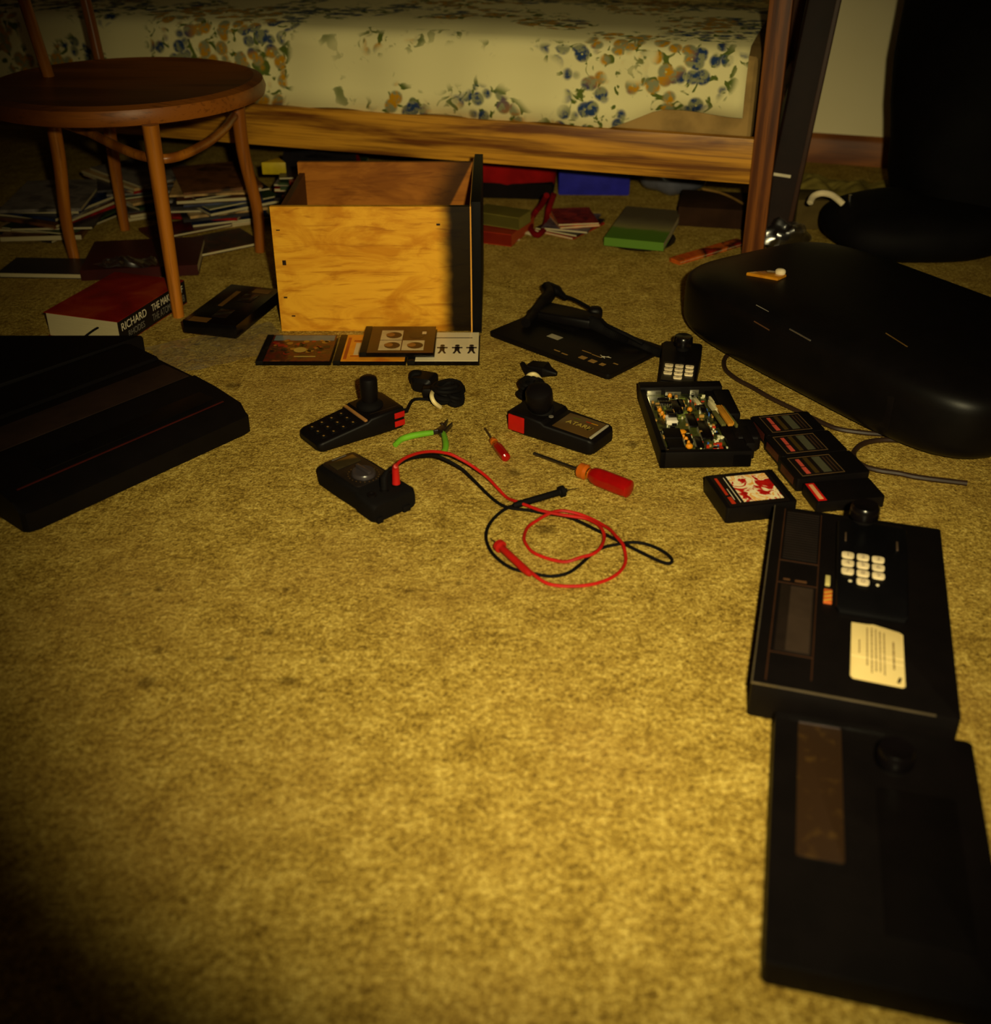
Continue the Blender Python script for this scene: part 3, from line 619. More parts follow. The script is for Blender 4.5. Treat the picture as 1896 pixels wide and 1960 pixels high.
# ------------------------------------------------------------------ cartridges
CLb = plastic('cartridge_label_black', (24, 18, 16), .3, .4, 0)
def cart(label, loc_, rz, w_=.122, d=.080, th=.022, kind='row', tilt=0):
    o = thing('game_cartridge', label, 'cartridge', loc_, rz, 'game cartridges on the carpet')
    t = MB(); t.prism(rrect(0, w_, 0, d, .004, 3), .0005, th, .0018); t.done('cartridge_shell', BLK, o)
    if kind == 'row':
        t = MB(); t.box(.010, .080, .006, d - .006, th, th + .0004); t.done('label_sheet', CLb, o)
        t = MB()
        for (x0, x1, y0, y1) in ((.011, .079, .0065, .0075), (.011, .079, d - .0075, d - .0065), (.011, .012, .0075, d - .0075), (.078, .079, .0075, d - .0075)): t.box(x0, x1, y0, y1, th + .0004, th + .0006)
        t.done('label_border', plastic('thin_gold_line', (112, 84, 50)), o)
        t = MB(); t.box(.020, .027, .012, .031, th + .0004, th + .0007); t.box(.021, .027, .034, .055, th + .0004, th + .0007); t.done('pink_print', plastic('pink_print', (196, 76, 60)), o)
        t = MB(); t.box(.034, .041, .012, d - .010, th + .0004, th + .0006); t.done('olive_print', plastic('olive_print', (66, 48, 16)), o)
        t = MB(); t.box(.048, .061, .012, d - .010, th + .0004, th + .0006); t.done('grey_print_block', plastic('dim_grey_print', (74, 72, 54)), o)
        t = MB(); t.box(.065, .067, .012, d - .012, th + .0004, th + .0006); t.box(.071, .073, .012, d - .012, th + .0004, th + .0006); t.done('brown_print', plastic('brown_line_print', (62, 42, 28)), o)
        t = MB(); t.box(-.0004, 0, .012, d - .012, .006, .018); t.done('end_label', plastic('dark_end_label', (70, 28, 20)), o)
    elif kind == 'picture':
        t = MB(); t.box(.006, w_ - .010, .004, d - .004, th, th + .0004); t.done('label_sheet', CLb, o)
        k = NT('picture_label_print'); n1 = k.noise(34, 3, .6, k.co((1, 1, 1)), 1.2)
        k.set(Base_Color=k.ramp(n1, [(.34, L((150, 12, 8))), (.42, L((190, 22, 12))), (.45, L((232, 214, 170))), (.50, L((240, 226, 186))), (.55, L((226, 150, 26))), (.64, L((236, 220, 176)))]), Roughness=.4)
        t = MB(); t.box(.030, .090, .012, d - .010, th + .0004, th + .0007); t.done('picture', k.m, o)
        t = MB(); t.box(.011, .015, .034, d - .012, th + .0004, th + .0007); t.box(.011, .017, .010, .028, th + .0004, th + .0007); t.done('red_print', plastic('red_print', (190, 50, 20)), o)
        t = MB(); t.box(.0185, .0195, .02, .05, th + .0004, th + .0007); t.box(.0245, .0255, .012, d - .012, th + .0004, th + .0007); t.done('pale_print_lines', WHT, o)
    else:
        t = MB(); t.box(.003, .016, .004, .052, th, th + .0005); t.done('red_label', plastic('bright_red_label', (206, 24, 18), .4), o)
        t = MB(); t.box(.0065, .0125, .008, .048, th + .0005, th + .0008); t.done('label_panel', plastic('pale_orange_print', (236, 176, 120)), o)
    return o
CR = .2; u = Vector((math.cos(CR), math.sin(CR), 0)); vv_ = Vector((-u.y, u.x, 0))
p0 = G(1437, 797, .022)
for i, nm in enumerate(('black cartridge with pink printed label, farthest in the slanting row', 'black cartridge with pink printed label, middle of the slanting row', 'black cartridge with pink printed label beside the one with the red end label')):
    q = p0 - vv_ * (.067 + i * .0685) + u * (i * -.0063); cart(nm, (q.x, q.y, 0), CR, w_=(.099, .109, .117)[i], d=.0675)
q = Vector((.456, 1.355, 0)); cart('bare black cartridge with a red end label touching the keypad console', (q.x, q.y, 0), .155, w_=.104, d=.056, th=.018, kind='end')
a0, ang, ln = fr((1393, 975), (1508, 952), .026); cart('single black cartridge with red white and yellow picture label', (a0.x - .001, a0.y + .002, 0), .19, w_=.106, d=.093, th=.026, kind='picture')

# ------------------------------------------------------------------ keypad console, right
a0, ang, ln = fr((1437, 1305), (1482, 967), .05)
CV = thing('game_console', 'black game console with white number keys and a cream sticker', 'game console', (a0.x, a0.y, 0), ang - PI / 2)
cl2 = ln; cw2 = .215; zt = .050
t = MB(); t.prism(rrect(0, cw2, 0, cl2, .004), .003, zt, .0012); t.done('console_body', BLK, CV)
t = MB(); t.box(.014, .0155, .008, cl2 - .006, zt, zt + .0008); t.box(.062, .0632, .02, cl2 - .01, zt, zt + .0008); t.box(.015, .062, .245, .2462, zt, zt + .0008); t.box(.015, .062, .196, .1968, zt, zt + .0008); t.box(.015, .062, .058, .0588, zt, zt + .0008); t.done('ridge_lines', plastic('brown_ridge', (58, 34, 20), .4), CV)
t = MB()
for i in range(20): t.box(.018, .060, .252 + i * .0058, .2545 + i * .0058, zt, zt + .0015)
t.done('vent_ribs', plastic('rib_black', (24, 16, 13), .45), CV)
t = MB(); t.box(.020, .060, .062, .192, zt, zt + .0012, .0004); t.done('cartridge_door', plastic('smoky_door', (30, 22, 18), .35), CV)
t = MB(); t.box(.032, .058, .064, .190, zt + .0012, zt + .0016); t.done('door_panel', plastic('brown_door_panel', (52, 40, 32), .4), CV)
t = MB(); t.box(.022, .030, .203, .206, zt, zt + .0004); t.box(.036, .050, .202, .206, zt, zt + .0004); t.done('printed_name', plastic('dim_brown_print', (86, 56, 34)), CV)
t = MB(); t.box(.0, .0012, .0, cl2, zt - .001, zt + .0006); t.box(.0, .19, -.0008, .0006, zt - .0012, zt + .0006); t.done('edge_highlight', plastic('edge_highlight_tone', (90, 78, 60), .12, .9, 0, 1.), CV)  # pale strips paint the highlight line onto the console's top edges
# switches
t = MB(); t.box(.0715, .0775, .203, .222, zt, zt + .004, .001); t.done('power_switch', plastic('cream_switch', (190, 174, 110), .4), CV)
t = MB(); t.box(.0705, .0805, .166, .194, zt, zt + .003, .001); rs = t.done('reset_button', plastic('orange_switch', (196, 96, 40), .4), CV)
t = MB()
for i in range(3): t.box(.0705, .0805, .170 + i * .008, .172 + i * .008, zt + .003, zt + .0034, rz=.5)
t.done('printed_stripes', plastic('gold_stripe', (200, 160, 60)), rs)
# docked controller
dk = thing('keypad_controller', 'black controller docked in the console, white number keys and round knob', 'game controller', CV.location + Vector((0, 0, zt)), CV.rotation_euler.z)
t = MB(); t.body([(.150, -.163, -.089, .001, .004), (.156, -.167, -.085, .001, .008), (.25, -.169, -.083, .001, .010), (cl2 - .035, -.170, -.082, .001, .012), (cl2 - .022, -.165, -.087, .001, .008)], Matrix.Rotation(PI / 2, 4, 'Z'), .003); t.done('controller_body', plastic('controller_black', (8, 7, 9), .4, .15), dk)
keypad(dk, .0965, .262, .0150, .0130, .0182, .0180, .0102)
knob(dk, .115, cl2 - .026, .010, .019)
t = MB(); t.cyl((.100, .208, .0096), .0022, .0006, 12); t.cyl((.132, .208, .0096), .0020, .0006, 12); t.done('star_and_hash_marks', WHT, dk)
t = MB(); t.box(.092, .0945, .295, .315, .009, .0125, .001); t.box(.155, .158, .290, .31, .009, .0125, .001); t.done('side_button', plastic('dull_brown_button', (74, 58, 46), .35), dk)
# sticker
st = thing('instruction_card', 'cream card with lines of small print lying on the keypad console', 'card', CV.location + Vector((0, 0, zt + .0002)), CV.rotation_euler.z)
sm2 = NT('card_paper'); sm2.bump(sm2.noise(14, 2), .3, .002); sm2.set(Base_Color=sm2.mix(sm2.noise(12), L((238, 214, 150)), L((214, 184, 118))), Roughness=.55)
t = MB()
t.prism([(.1030, .040), (.106, .036), (.158, .0345), (.1605, .037), (.1605, .128), (.157, .1315), (.128, .139), (.121, .1375), (.1035, .137)], 0, .0009, .0002); cardp = t.done('card', sm2.m, st)
rr = random.Random(5); t = MB()
for (x, y0, y1, th) in ((.1125, .082, .106, .0013), (.121, .062, .132, .0014), (.126, .050, .132, .0014), (.1305, .054, .131, .0014), (.135, .054, .128, .0014), (.1395, .050, .126, .0014), (.1495, .062, .112, .0020)):
    y = y0
    while y < y1:
        l = rr.uniform(.002, .0065); t.box(x - th / 2, x + th / 2, y, min(y + l, y1), .0009, .0011); y += l + .0011
t.done('small_print', plastic('brown_ink', (112, 84, 46)), cardp)
t = MB(); t.box(.1530, .1562, .040, .050, .0009, .0012, rz=-.25); t.done('dark_ink_mark', plastic('dark_ink', (36, 20, 14)), cardp)
t = MB(); t.box(.1035, .1602, .0735, .0741, .0009, .0012, rz=-.06); t.box(.135, .1602, .083, .0836, .0009, .0012, rz=-.05); t.done('crease', plastic('pale_crease', (250, 226, 170)), cardp)

# second console below
a0 = G(1482, 1500, .03); c2 = thing('game_console', 'second black console with round knob, in front of the keypad console', 'game console', (.2215, .607, 0), -.244)
t = MB(); t.prism(rrect(0, .20, 0, .315, .006), .003, .030, .0015); t.done('console_body', BLK, c2)
k2 = NT('scuffed_panel'); k2.set(Base_Color=k2.mix(k2.sm(k2.noise(70), .55, .75), L((42, 26, 12)), L((62, 42, 16))), Roughness=.4)
t = MB(); t.prism(rrect(.024, .068, .12, .300, .003), .030, .0318, .0004); t.done('panel', k2.m, c2)
t = MB(); t.box(.025, .067, .2985, .3005, .0312, .0322); t.done('panel_edge', plastic('dull_violet_edge', (74, 64, 64), .3), c2)
knob(c2, .118, .258, .030, .019)
t = MB(); t.prism(rrect(.100, .175, .05, .225, .005), .030, .032, .0005); t.done('controller_well', plastic('black_panel', (9, 6, 6), .4, .2), c2)
for (x, y) in ((.02, .02), (.18, .02), (.02, .29), (.18, .29)): t = MB(); t.cyl((x, y, 0), .006, .0035, 10); t.done('rubber_foot', RUB, c2)

# ------------------------------------------------------------------ joysticks
def cordring(o, c, r, n, tie=True, seed=0, sx=1., sy=1., h0=.006, rot=0.):
    rd = random.Random(seed); t = MB(); pts = []
    K = n * 26
    for i in range(K):
        a = 2 * PI * i / 26; k = r * (1 + .12 * math.sin(i * .11 + seed)); q = Matrix.Rotation(rot, 3, 'Z') @ Vector((k * sx * math.cos(a), k * sy * math.sin(a), 0))
        pts.append(Vector((c[0], c[1], h0)) + q + Vector((rd.uniform(-.001, .001), 0, .006 * (1 + math.sin(i * .21 + seed)) + .0035 * (i / 26) * .8)))
    t.tube(pts, .0042, 7); t.done('coils', RUB, o)
def joystick(label, loc_, rz, front):
    z0 = front['z0']; o = thing('joystick_controller', label, 'game controller', loc_, rz, 'joystick controllers on the carpet')
    t = MB(); t.body([(0, -.028, .028, .003, z0 - .006), (.004, -.033, .033, .001, z0 - .002), (.010, -.035, .035, 0, z0), (.090, -.037, .037, 0, .029), (.096, -.038, .038, 0, .034), (.150, -.039, .039, 0, .038), (.158, -.036, .036, .001, .036), (.162, -.030, .030, .004, .030)], rc=.004); t.done('controller_body', BLK, o)
    M = Matrix.Translation((.118, .004, .036)) @ Matrix.Rotation(front.get('lean', 0), 4, 'Y') @ Matrix.Rotation(front.get('leanx', 0), 4, 'X')
    t = MB(); t.lathe([(.022, -.004), (.022, .002), (.018, .006), (.012, .009)], M, 28); t.done('rubber_boot', RUB, o)
    r = front.get('r', .0125); hh = front.get('h', .056)
    t = MB(); t.lathe([(r * .8, .004), (r * .93, .012), (r, .022), (r, hh - .008), (r * .93, hh - .003), (r * .6, hh), (.0005, hh + .0008)], M, 28); t.done('stick', BLK, o)
    t = MB(); t.tube(smooth([(.160, -.004, .012), (.175, -.006, .011), (.183, -.006, .010)], 4), [.006, .0058, .0055, .005, .0048, .0045, .004, .004, .004], 10); t.done('strain_relief', RUB, o)
    return o
j1 = joystick('black joystick with keypad and two red buttons left of the cutters', (-.303, 1.556, 0), math.radians(37), {'h': .052, 'r': .0145, 'z0': .018})
t = MB(); t.box(.086, .091, -.033, .033, .0292, .0325, .0005); t.done('gold_band', plastic('bronze_band', (166, 116, 66), .3, .6), j1)
t = MB()
for (x0) in (.138,):
    t.box(x0, x0 + .019, -.0400, -.0385, .021, .031, .0006); t.box(x0, x0 + .019, -.0400, -.0385, .006, .016, .0006)
t.done('red_buttons', REDP, j1)
for r_ in range(4):
    for c in range(3):
        kz = .018 + .011 * (.008 + r_ * .018) / .08; t = MB(); t.box(.018 + r_ * .018 - .005, .018 + r_ * .018 + .005, (c - 1) * .019 - .005, (c - 1) * .019 + .005, kz - .002, kz + .0016, .0006); kk = t.done('key', RUB, j1)
        t = MB(); t.box(.018 + r_ * .018 - .0014, .018 + r_ * .018 + .0014, (c - 1) * .019 - .0016, (c - 1) * .019 + .0016, kz + .0016, kz + .0019); t.done('key_mark', TANP, kk)
t = MB(); t.box(.098, .150, -.030, -.0295, .0385, .0388); t.done('trim_line', DKB, j1)
k1 = thing('cord_bundle', 'coiled black cord with cream tie right of the left joystick', 'cord', G(845, 765))
b = Vector(k1.location); jm = Matrix.Translation(j1.location) @ Matrix.Rotation(math.radians(37), 4, 'Z')
cordring(k1, (.012, -.004), .021, 6, seed=1, sx=1.0, sy=1.35, rot=-.5)
cordring(k1, (.012, -.004), .013, 4, seed=3, sx=1.0, sy=1.4, rot=-.5)
cordring(k1, (.026, -.022), .010, 3, seed=6, sx=1.0, sy=1.3, rot=-.6, h0=.004)
t = MB(); t.tube(smooth([jm @ Vector((.183, -.006, .010)), G(790, 766, .006), G(810, 764, .004), G(832, 767, .005)], 5), .0028, 8); w1 = t.done('cord', RUB, k1); w1.location = -b
t = MB(); t.tube(smooth([Vector(p) - b for p in (G(836, 741, .006), G(826, 754, .026), G(830, 769, .02), G(842, 779, .004))], 5), .0038, 8); t.done('cream_tie', plastic('cream_tie_plastic', (226, 206, 146), .5), k1)
pl = G(812, 742) - b; t = MB(); t.body([(-.020, -.014, .014, 0, .018), (-.014, -.019, .019, 0, .024), (.014, -.021, .021, 0, .026), (.020, -.016, .016, .002, .02)], Matrix.Translation(pl) @ Matrix.Rotation(1.2, 4, 'Z'), .006); t.done('connector_plug', BLK, k1)
t = MB(); t.sup(.013, .011, .015, .8, .8, 16, 10, M=Matrix.Translation(G(797, 738) - b)); t.done('plug_boot', RUB, k1)
t = MB(); t.box(-.012, .018, -.012, .01, 0, .018, .004, M=Matrix.Translation(G(822, 757) - b)); t.done('plug_body', BLK, k1)

j2 = joystick('black joystick with printed brown panel and one red button right of the drawer', (.166, 1.5465, 0), math.radians(144), {'r': .022, 'h': .046, 'lean': -.10, 'leanx': -.3, 'z0': .0275})
kp = NT('brown_panel_print'); kp.set(Base_Color=kp.mix(kp.noise(30), L((84, 60, 26)), L((70, 48, 20))), Roughness=.3, Specular_IOR_Level=.5)
t = MB(); t.box(.012, .080, -.027, .028, .0272, .0290, .0003); pn = t.done('printed_panel', kp.m, j2); pnz = .0292
t = MB(); t.box(.0065, .0105, -.026, .027, .0268, .0292, .0004); t.done('silver_end_strip', plastic('silver_strip', (176, 166, 140), .25, .7), j2)
text('lettering', 'ATARI', .015, plastic('olive_gold_print', (176, 150, 60)), pn, (.048, .001, pnz), rz=PI, sx=1.0)
t = MB(); t.prism([(.0, -.006), (.002, -.006), (.0045, .005), (.006, -.006), (.0085, .006), (.0095, .004), (.007, -.004)], 0, .0002, 0, Matrix.Translation((.030, .002, pnz)) @ Matrix.Rotation(PI, 4, 'Z')); t.done('printed_emblem', plastic('olive_gold_print', (176, 150, 60)), pn)
t = MB(); t.box(.020, .032, -.0155, -.0142, pnz, pnz + .0002); t.done('yellow_stripe', plastic('yellow_stripe_print', (220, 150, 10)), pn)
t = MB(); t.box(.032, .042, -.0155, -.0142, pnz, pnz + .0002); t.done('red_stripe', plastic('red_stripe_print', (190, 40, 10)), pn)
t = MB(); t.box(.052, .066, -.0155, -.0142, pnz, pnz + .0002); t.done('green_stripe', plastic('green_stripe_print', (90, 100, 24)), pn)
t = MB(); t.box(.126, .157, .0375, .0405, .004, .032, .003); t.done('red_button', REDP, j2)
t = MB(); t.cyl((.092, .012, .034), .004, .0012, 14); t.done('start_button', GREY, j2)
k2_ = thing('cord_bundle', 'coiled black cord with cream tie behind the right joystick', 'cord', G(1012, 768)); b = Vector(k2_.location)
cordring(k2_, (.004, .012), .020, 6, seed=2, sx=.8, sy=1.25, rot=-.35)
cordring(k2_, (.004, .012), .011, 4, seed=4, sx=.8, sy=1.4, rot=-.35)
cordring(k2_, (-.004, -.004), .014, 3, seed=5, sx=1., sy=1., h0=.004)
t = MB(); t.tube(smooth([Vector(p) - b for p in (G(1006, 735, .006), G(1010, 720, .028), G(1022, 716, .034), G(1032, 724, .022), G(1033, 736, .006))], 5), .0038, 8); t.done('cream_tie', plastic('cream_tie_plastic', (226, 206, 146), .5), k2_)
t = MB(); t.body([(-.026, -.006, .006, .002, .012), (-.018, -.014, .014, 0, .018), (.012, -.016, .016, 0, .02), (.02, -.010, .010, .001, .015), (.034, -.004, .004, .002, .010)], Matrix.Translation(G(1032, 715) - b) @ Matrix.Rotation(-.45, 4, 'Z'), .004); t.done('connector_plug', BLK, k2_)
t = MB(); t.tube(smooth([Vector(p) - b for p in (G(1000, 697, .004), G(1006, 706, .008), G(1015, 716, .01))], 4), [.005, .005, .0055, .006, .0065, .007, .0075, .0078, .008], 10); t.done('plug_boot', RUB, k2_)

# ------------------------------------------------------------------ multimeter
m0, m1 = G(640, 878, .035), G(762, 962, .03); ma = math.atan2((m1 - m0).y, (m1 - m0).x)
mo = Vector((m0.x, m0.y, 0)) - Vector((math.cos(ma), math.sin(ma), 0)) * .006 + Vector((-math.sin(ma), math.cos(ma), 0)) * .004
mm = thing('multimeter', 'black multimeter in a rubber holster with red plug', 'multimeter', mo, ma)
t = MB(); t.body([(-.004, -.030, .030, .006, .030), (.002, -.039, .039, .001, .035), (.010, -.043, .043, 0, .038), (.060, -.044, .044, 0, .040), (.115, -.043, .043, 0, .040), (.122, -.046, .046, 0, .036), (.160, -.047, .047, 0, .036), (.168, -.043, .043, .002, .032)], rc=.008); t.done('holster', RUB, mm)
t = MB(); t.prism(rrect(.008, .112, -.034, .034, .008), .0385, .0415, .0008); t.done('meter_face', plastic('meter_face_black', (26, 20, 17), .4, .3), mm)
t = MB(); t.box(.018, .044, -.026, .026, .0415, .0422, .0003); t.done('display', plastic('lcd_glass', (52, 42, 24), .15, .6, 0), mm)
t = MB(); t.box(.0115, .0128, -.014, .016, .0415, .0418); t.done('printed_line', GREY, mm)
t = MB(); t.lathe([(.021, 0), (.021, .004), (.019, .007), (.0005, .0072)], Matrix.Translation((.084, 0, .0412)), 32); dlk = t.done('dial', plastic('dial_grey', (50, 44, 46), .3, .5), mm)
t = MB(); t.box(.066, .102, -.0035, .0035, .048, .054, .0015, M=Matrix()); t.done('dial_grip', plastic('dial_grey', (50, 44, 46), .3, .5), dlk)
t = MB()
for i in range(22):
    a = 2 * PI * i / 22; t.box(.084 + .0265 * math.cos(a) - .0008, .084 + .0265 * math.cos(a) + .0008, .0265 * math.sin(a) - .0008, .0265 * math.sin(a) + .0008, .0415, .0417)
t.done('scale_marks', plastic('dim_gold_print', (96, 70, 32)), mm)
for i, y in enumerate((-.026, .0, .026)):
    t = MB(); t.lathe([(.008, 0), (.008, .003), (.005, .003), (.0048, .001), (.0005, .001)], Matrix.Translation((.140, y, .036)), 20); t.done('socket', BLK, mm)
mm.scale = (.89, .84, .88)
for (y0, y1) in ((-.040, -.028), (.014, .030)): t = MB(); t.box(.163, .1725, y0, y1, .001, .012, .002); t.done('holster_foot', RUB, mm)

# ------------------------------------------------------------------ test leads
RED_PX = [(969, 953), (986, 964), (1013, 975), (1035, 983), (1068, 990), (1101, 995), (1124, 999), (1144, 1010), (1154, 1024), (1155, 1039), (1148, 1055), (1135, 1066), (1113, 1072), (1090, 1076), (1068, 1074), (1039, 1066), (1017, 1055), (1005, 1039), (1003, 1026), (1011, 1008), (1031, 995), (1057, 986), (1079, 983), (1113, 988), (1141, 999), (1164, 1015), (1179, 1033), (1192, 1048), (1197, 1066), (1195, 1081), (1183, 1097), (1161, 1110), (1130, 1119), (1097, 1122), (1068, 1121), (1046, 1117), (1026, 1108), (1012, 1098)]
BLK_PX = [(955, 964), (975, 972), (1013, 977), (1039, 982), (1079, 988), (1101, 995), (1124, 1006), (1146, 1017), (1168, 1028), (1190, 1039), (1212, 1050), (1234, 1061), (1257, 1072), (1274, 1078), (1284, 1077), (1285, 1070), (1274, 1059), (1252, 1047), (1230, 1040), (1208, 1038), (1186, 1041), (1157, 1047), (1141, 1055), (1124, 1068), (1106, 1084), (1086, 1097), (1057, 1103), (1031, 1100), (1008, 1095), (980, 1088), (955, 1072), (938, 1053), (930, 1030), (934, 1008), (949, 988), (969, 973), (985, 967)]
BR_ = .0024; RZ = .0026
bp = [G(740, 902, .058), G(762, 889, .057), G(785, 877, .052), G(810, 872, .046), G(840, 874, .034), (G(880, 895, .016)), G(898, 911, .010), G(915, 928, .006), G(935, 948, .0035)] + [G(x, y, RZ) for x, y in BLK_PX]
bps = smooth(bp, 7)
rp = [G(757, 893, .066), G(764, 884, .066), G(780, 874, .062), G(805, 866, .056), (G(832, 864, .048)), G(860, 869, .038), G(880, 878, .030), G(902, 891, .022), G(929, 911, .014), G(951, 933, .009)] + [G(x, y, RZ) for x, y in RED_PX]
rps = smooth(rp, 7); far = 9 * 7
zz = []
for i, p in enumerate(rps):
    zc = p.z
    if i > far:
        dmin = min(math.hypot(p.x - q.x, p.y - q.y) for q in bps[55:])
        zc = max(zc, RZ + (.0052 if dmin < .006 else .0052 * max(0, 1 - (dmin - .006) / .012)))
    zz.append(zc)
for i in range(3): zz = [sum(zz[max(0, k - 2):k + 3]) / len(zz[max(0, k - 2):k + 3]) for k in range(len(zz))]
for p, z in zip(rps, zz): p.z = z
RC = plastic('red_rubber', (172, 20, 14), .45, .35, .1)
def probe(o, p0, p1, tip, m, r=.0046, fl=.0085):
    d = (p1 - p0).length; v = (p1 - p0).normalized(); R = v.to_track_quat('Z', 'Y').to_matrix().to_4x4(); M = Matrix.Translation(p0) @ R
    prof = [(r * .55, 0), (r * .8, .003), (r, .010), (r, d - .006)] + [(r * .9, d - .005), (r, d - .003), (fl, d - .002), (fl, d + .004), (r * .8, d + .0055), (r * .6, d + .009)]
    t = MB(); t.lathe(prof, M, 18); t.done('probe_handle', m, o)
    t = MB(); t.tube([p0 + v * (d + .008), tip], [.0009, .0005], 8); t.done('probe_tip', STEEL, o)
MMX = Matrix.Translation(mm.location) @ Matrix.Rotation(ma, 4, 'Z') @ Matrix.Diagonal((.89, .84, .88, 1))
lead = thing('test_lead', 'black test lead looping over the carpet from the multimeter', 'test lead', (0, 0, 0))
t = MB(); t.tube(bps, BR_, 8); t.done('cable', RUB, lead)
probe(lead, G(982, 968, .0062), G(1074, 941, .0085), G(1108, 934, .004), RUB, .0052, .0088)
pj = MMX @ Vector((.140, .0, .0392))
t = MB(); t.tube([pj, pj + Vector((0, 0, .018)), bps[0]], [.0058, .005, .0030], 12); t.done('plug', RUB, lead)
lead = thing('test_lead', 'red test lead looping over the carpet from the multimeter', 'test lead', (0, 0, 0))
t = MB(); t.tube(rps, BR_, 8); t.done('cable', RC, lead)
probe(lead, G(1015, 1100, .0075), G(957, 1046, .0095), G(938, 1030, .004), RC, .0052, .0088)
pj = MMX @ Vector((.140, .026, .0392)); t = MB(); t.tube([pj, pj + Vector((0, 0, .004)), pj + Vector((0, 0, .024)), (pj + Vector((0, 0, .029))) * .6 + rps[0] * .4, rps[0]], [.0062, .0058, .0052, .0044, .0028], 14)
t.done('plug', RC, lead)

# ------------------------------------------------------------------ cutters
gc = thing('wire_cutters', 'small wire cutters with bright green handles beside the left joystick', 'wire cutters', G(845, 826))
b = Vector(gc.location); GRN = plastic('green_grip', (104, 166, 34), .4, .4, .1)
lc = lambda L_: [p - b for p in P3(L_)]
t = MB(); q = smooth(lc([(756, 852, .006), (768, 841, .008), (785, 835, .009), (805, 831, .009), (828, 828, .008)]), 5); n = len(q); t.tube(q, [.0042 + .0012 * math.sin(PI * i / n) for i in range(n)], 12); t.done('handle', GRN, gc)
t = MB(); q = smooth(lc([(848, 828, .008), (851, 838, .008), (853, 850, .008), (851, 862, .006), (843, 869, .005)]), 5); n = len(q); t.tube(q, [.0040 + .0010 * math.sin(PI * i / n) for i in range(n)], 12); t.done('handle', GRN, gc)
q = lc([(826, 829, .008), (838, 820, .010), (846, 814, .010), (858, 806, .006), (853, 815, .008), (851, 822, .009), (866, 813, .006), (866, 815, .006), (850, 831, .008), (843, 832, .009), (838, 826, .009)])
t = MB(); t.prism([(p.x, p.y) for p in q], .004, .012, .0012); t.done('steel_jaws', plastic('blackened_steel', (26, 18, 18), .35, .6), gc)
t = MB(); p = lc([(846, 823, 0)])[0]; t.cyl((p.x, p.y, .0118), .0028, .0014, 14); t.done('pivot', STEEL, gc)

# ------------------------------------------------------------------ screwdrivers
def screwdriver(label, tip, neck, end, r, lab, rs_):
    p0, p1, p2 = G(*tip, r * .45), G(*neck, r * .85), G(*end, r); o = thing('screwdriver', label, 'screwdriver', (p1.x, p1.y, 0), 0, 'red screwdrivers on the carpet'); b = Vector(o.location)
    v = (p2 - p1).normalized(); R = v.to_track_quat('Z', 'Y').to_matrix().to_4x4(); M = Matrix.Translation(p1 - b) @ R; d = (p2 - p1).length
    t = MB(); t.tube([p0 - b, p1 - b + v * .004], rs_, 10); t.done('shaft', STEEL, o)
    HR = plastic('red_translucent_handle', (150, 10, 8), .2, .5, 0); AM = plastic('amber_collar', (176, 84, 16), .2, .5, 0)
    t = MB(); t.lathe([(r * .62, 0), (r * .8, d * .03), (r * .82, d * .14), (r * .58, d * .18), (r * .56, d * .25)], M, 24); t.done('collar', AM, o)
    o2 = bmesh.new(); rows = []; nn = 36
    for (s_, f) in ((.6, .24), (.84, .30), (1, .42), (1, .88), (.9, .97), (.55, 1.0)):
        rows.append([Vector((r * s_ * (1 - .09 * (1 + math.cos(6 * 2 * PI * i / nn)) / 2 * (1 if .3 < f < .96 else 0)) * math.cos(2 * PI * i / nn), r * s_ * (1 - .09 * (1 + math.cos(6 * 2 * PI * i / nn)) / 2 * (1 if .3 < f < .96 else 0)) * math.sin(2 * PI * i / nn), d * f)) for i in range(nn)])
    o2.free(); t = MB(); t.loft(rows, M); t.done('handle', HR, o)
    t = MB(); t.lathe([(r * .6, d * .19), (r * .6, d * .215), (r * .57, d * .215)], M, 24); t.done('brass_ring', metal('brass', (220, 170, 40), .3), o)
    return o
screwdriver('large screwdriver with thick red handle right of the black probe', (1022, 868), (1108, 899), (1206, 937), .0150, 0, .0026)
screwdriver('tiny screwdriver with red handle between the joysticks', (928, 820), (942, 842), (969, 877), .0078, 0, .0018)

# ------------------------------------------------------------------ black stereo at the right
s0, s1 = G(1385, 690), G(1640, 826); sa = math.atan2((s1 - s0).y, (s1 - s0).x)
ux = Vector((math.cos(sa), math.sin(sa), 0)); uy = Vector((-math.sin(sa), math.cos(sa), 0))
SL, SDp, SH = .72, .42, .145
sc_ = s0 - uy * .016 - ux * .185 + ux * (SL / 2) + uy * (SDp / 2)
sb = thing('portable_stereo', 'large rounded black portable stereo filling the right side', 'stereo', sc_, sa)
t = MB(); t.sup(SL / 2, SDp / 2, SH / 2, .4, .42, 96, 40); t.done('stereo_body', plastic('stereo_black', (11, 8, 8), .42, .16), sb)
t = MB(); t.box(-.20, .22, -SDp / 2 - .0005 + .004, -SDp / 2 + .02, .035, .095, .004); t.done('front_panel', plastic('stereo_front_black', (13, 9, 9), .4, .2), sb)
def onst(px, py, z):                    # first point of the rounded body seen at this place
    zz_ = .15
    while zz_ > .02:
        p = Matrix.Rotation(-sa, 3, 'Z') @ (G(px, py, zz_) - sc_)
        f = (abs(p.x / (SL / 2)) ** (2 / .42) + abs(p.y / (SDp / 2)) ** (2 / .42)) ** (.42 / .4) + abs((p.z - SH / 2) / (SH / 2)) ** (2 / .4)
        if f <= 1: return p
        zz_ -= .0005
    return p
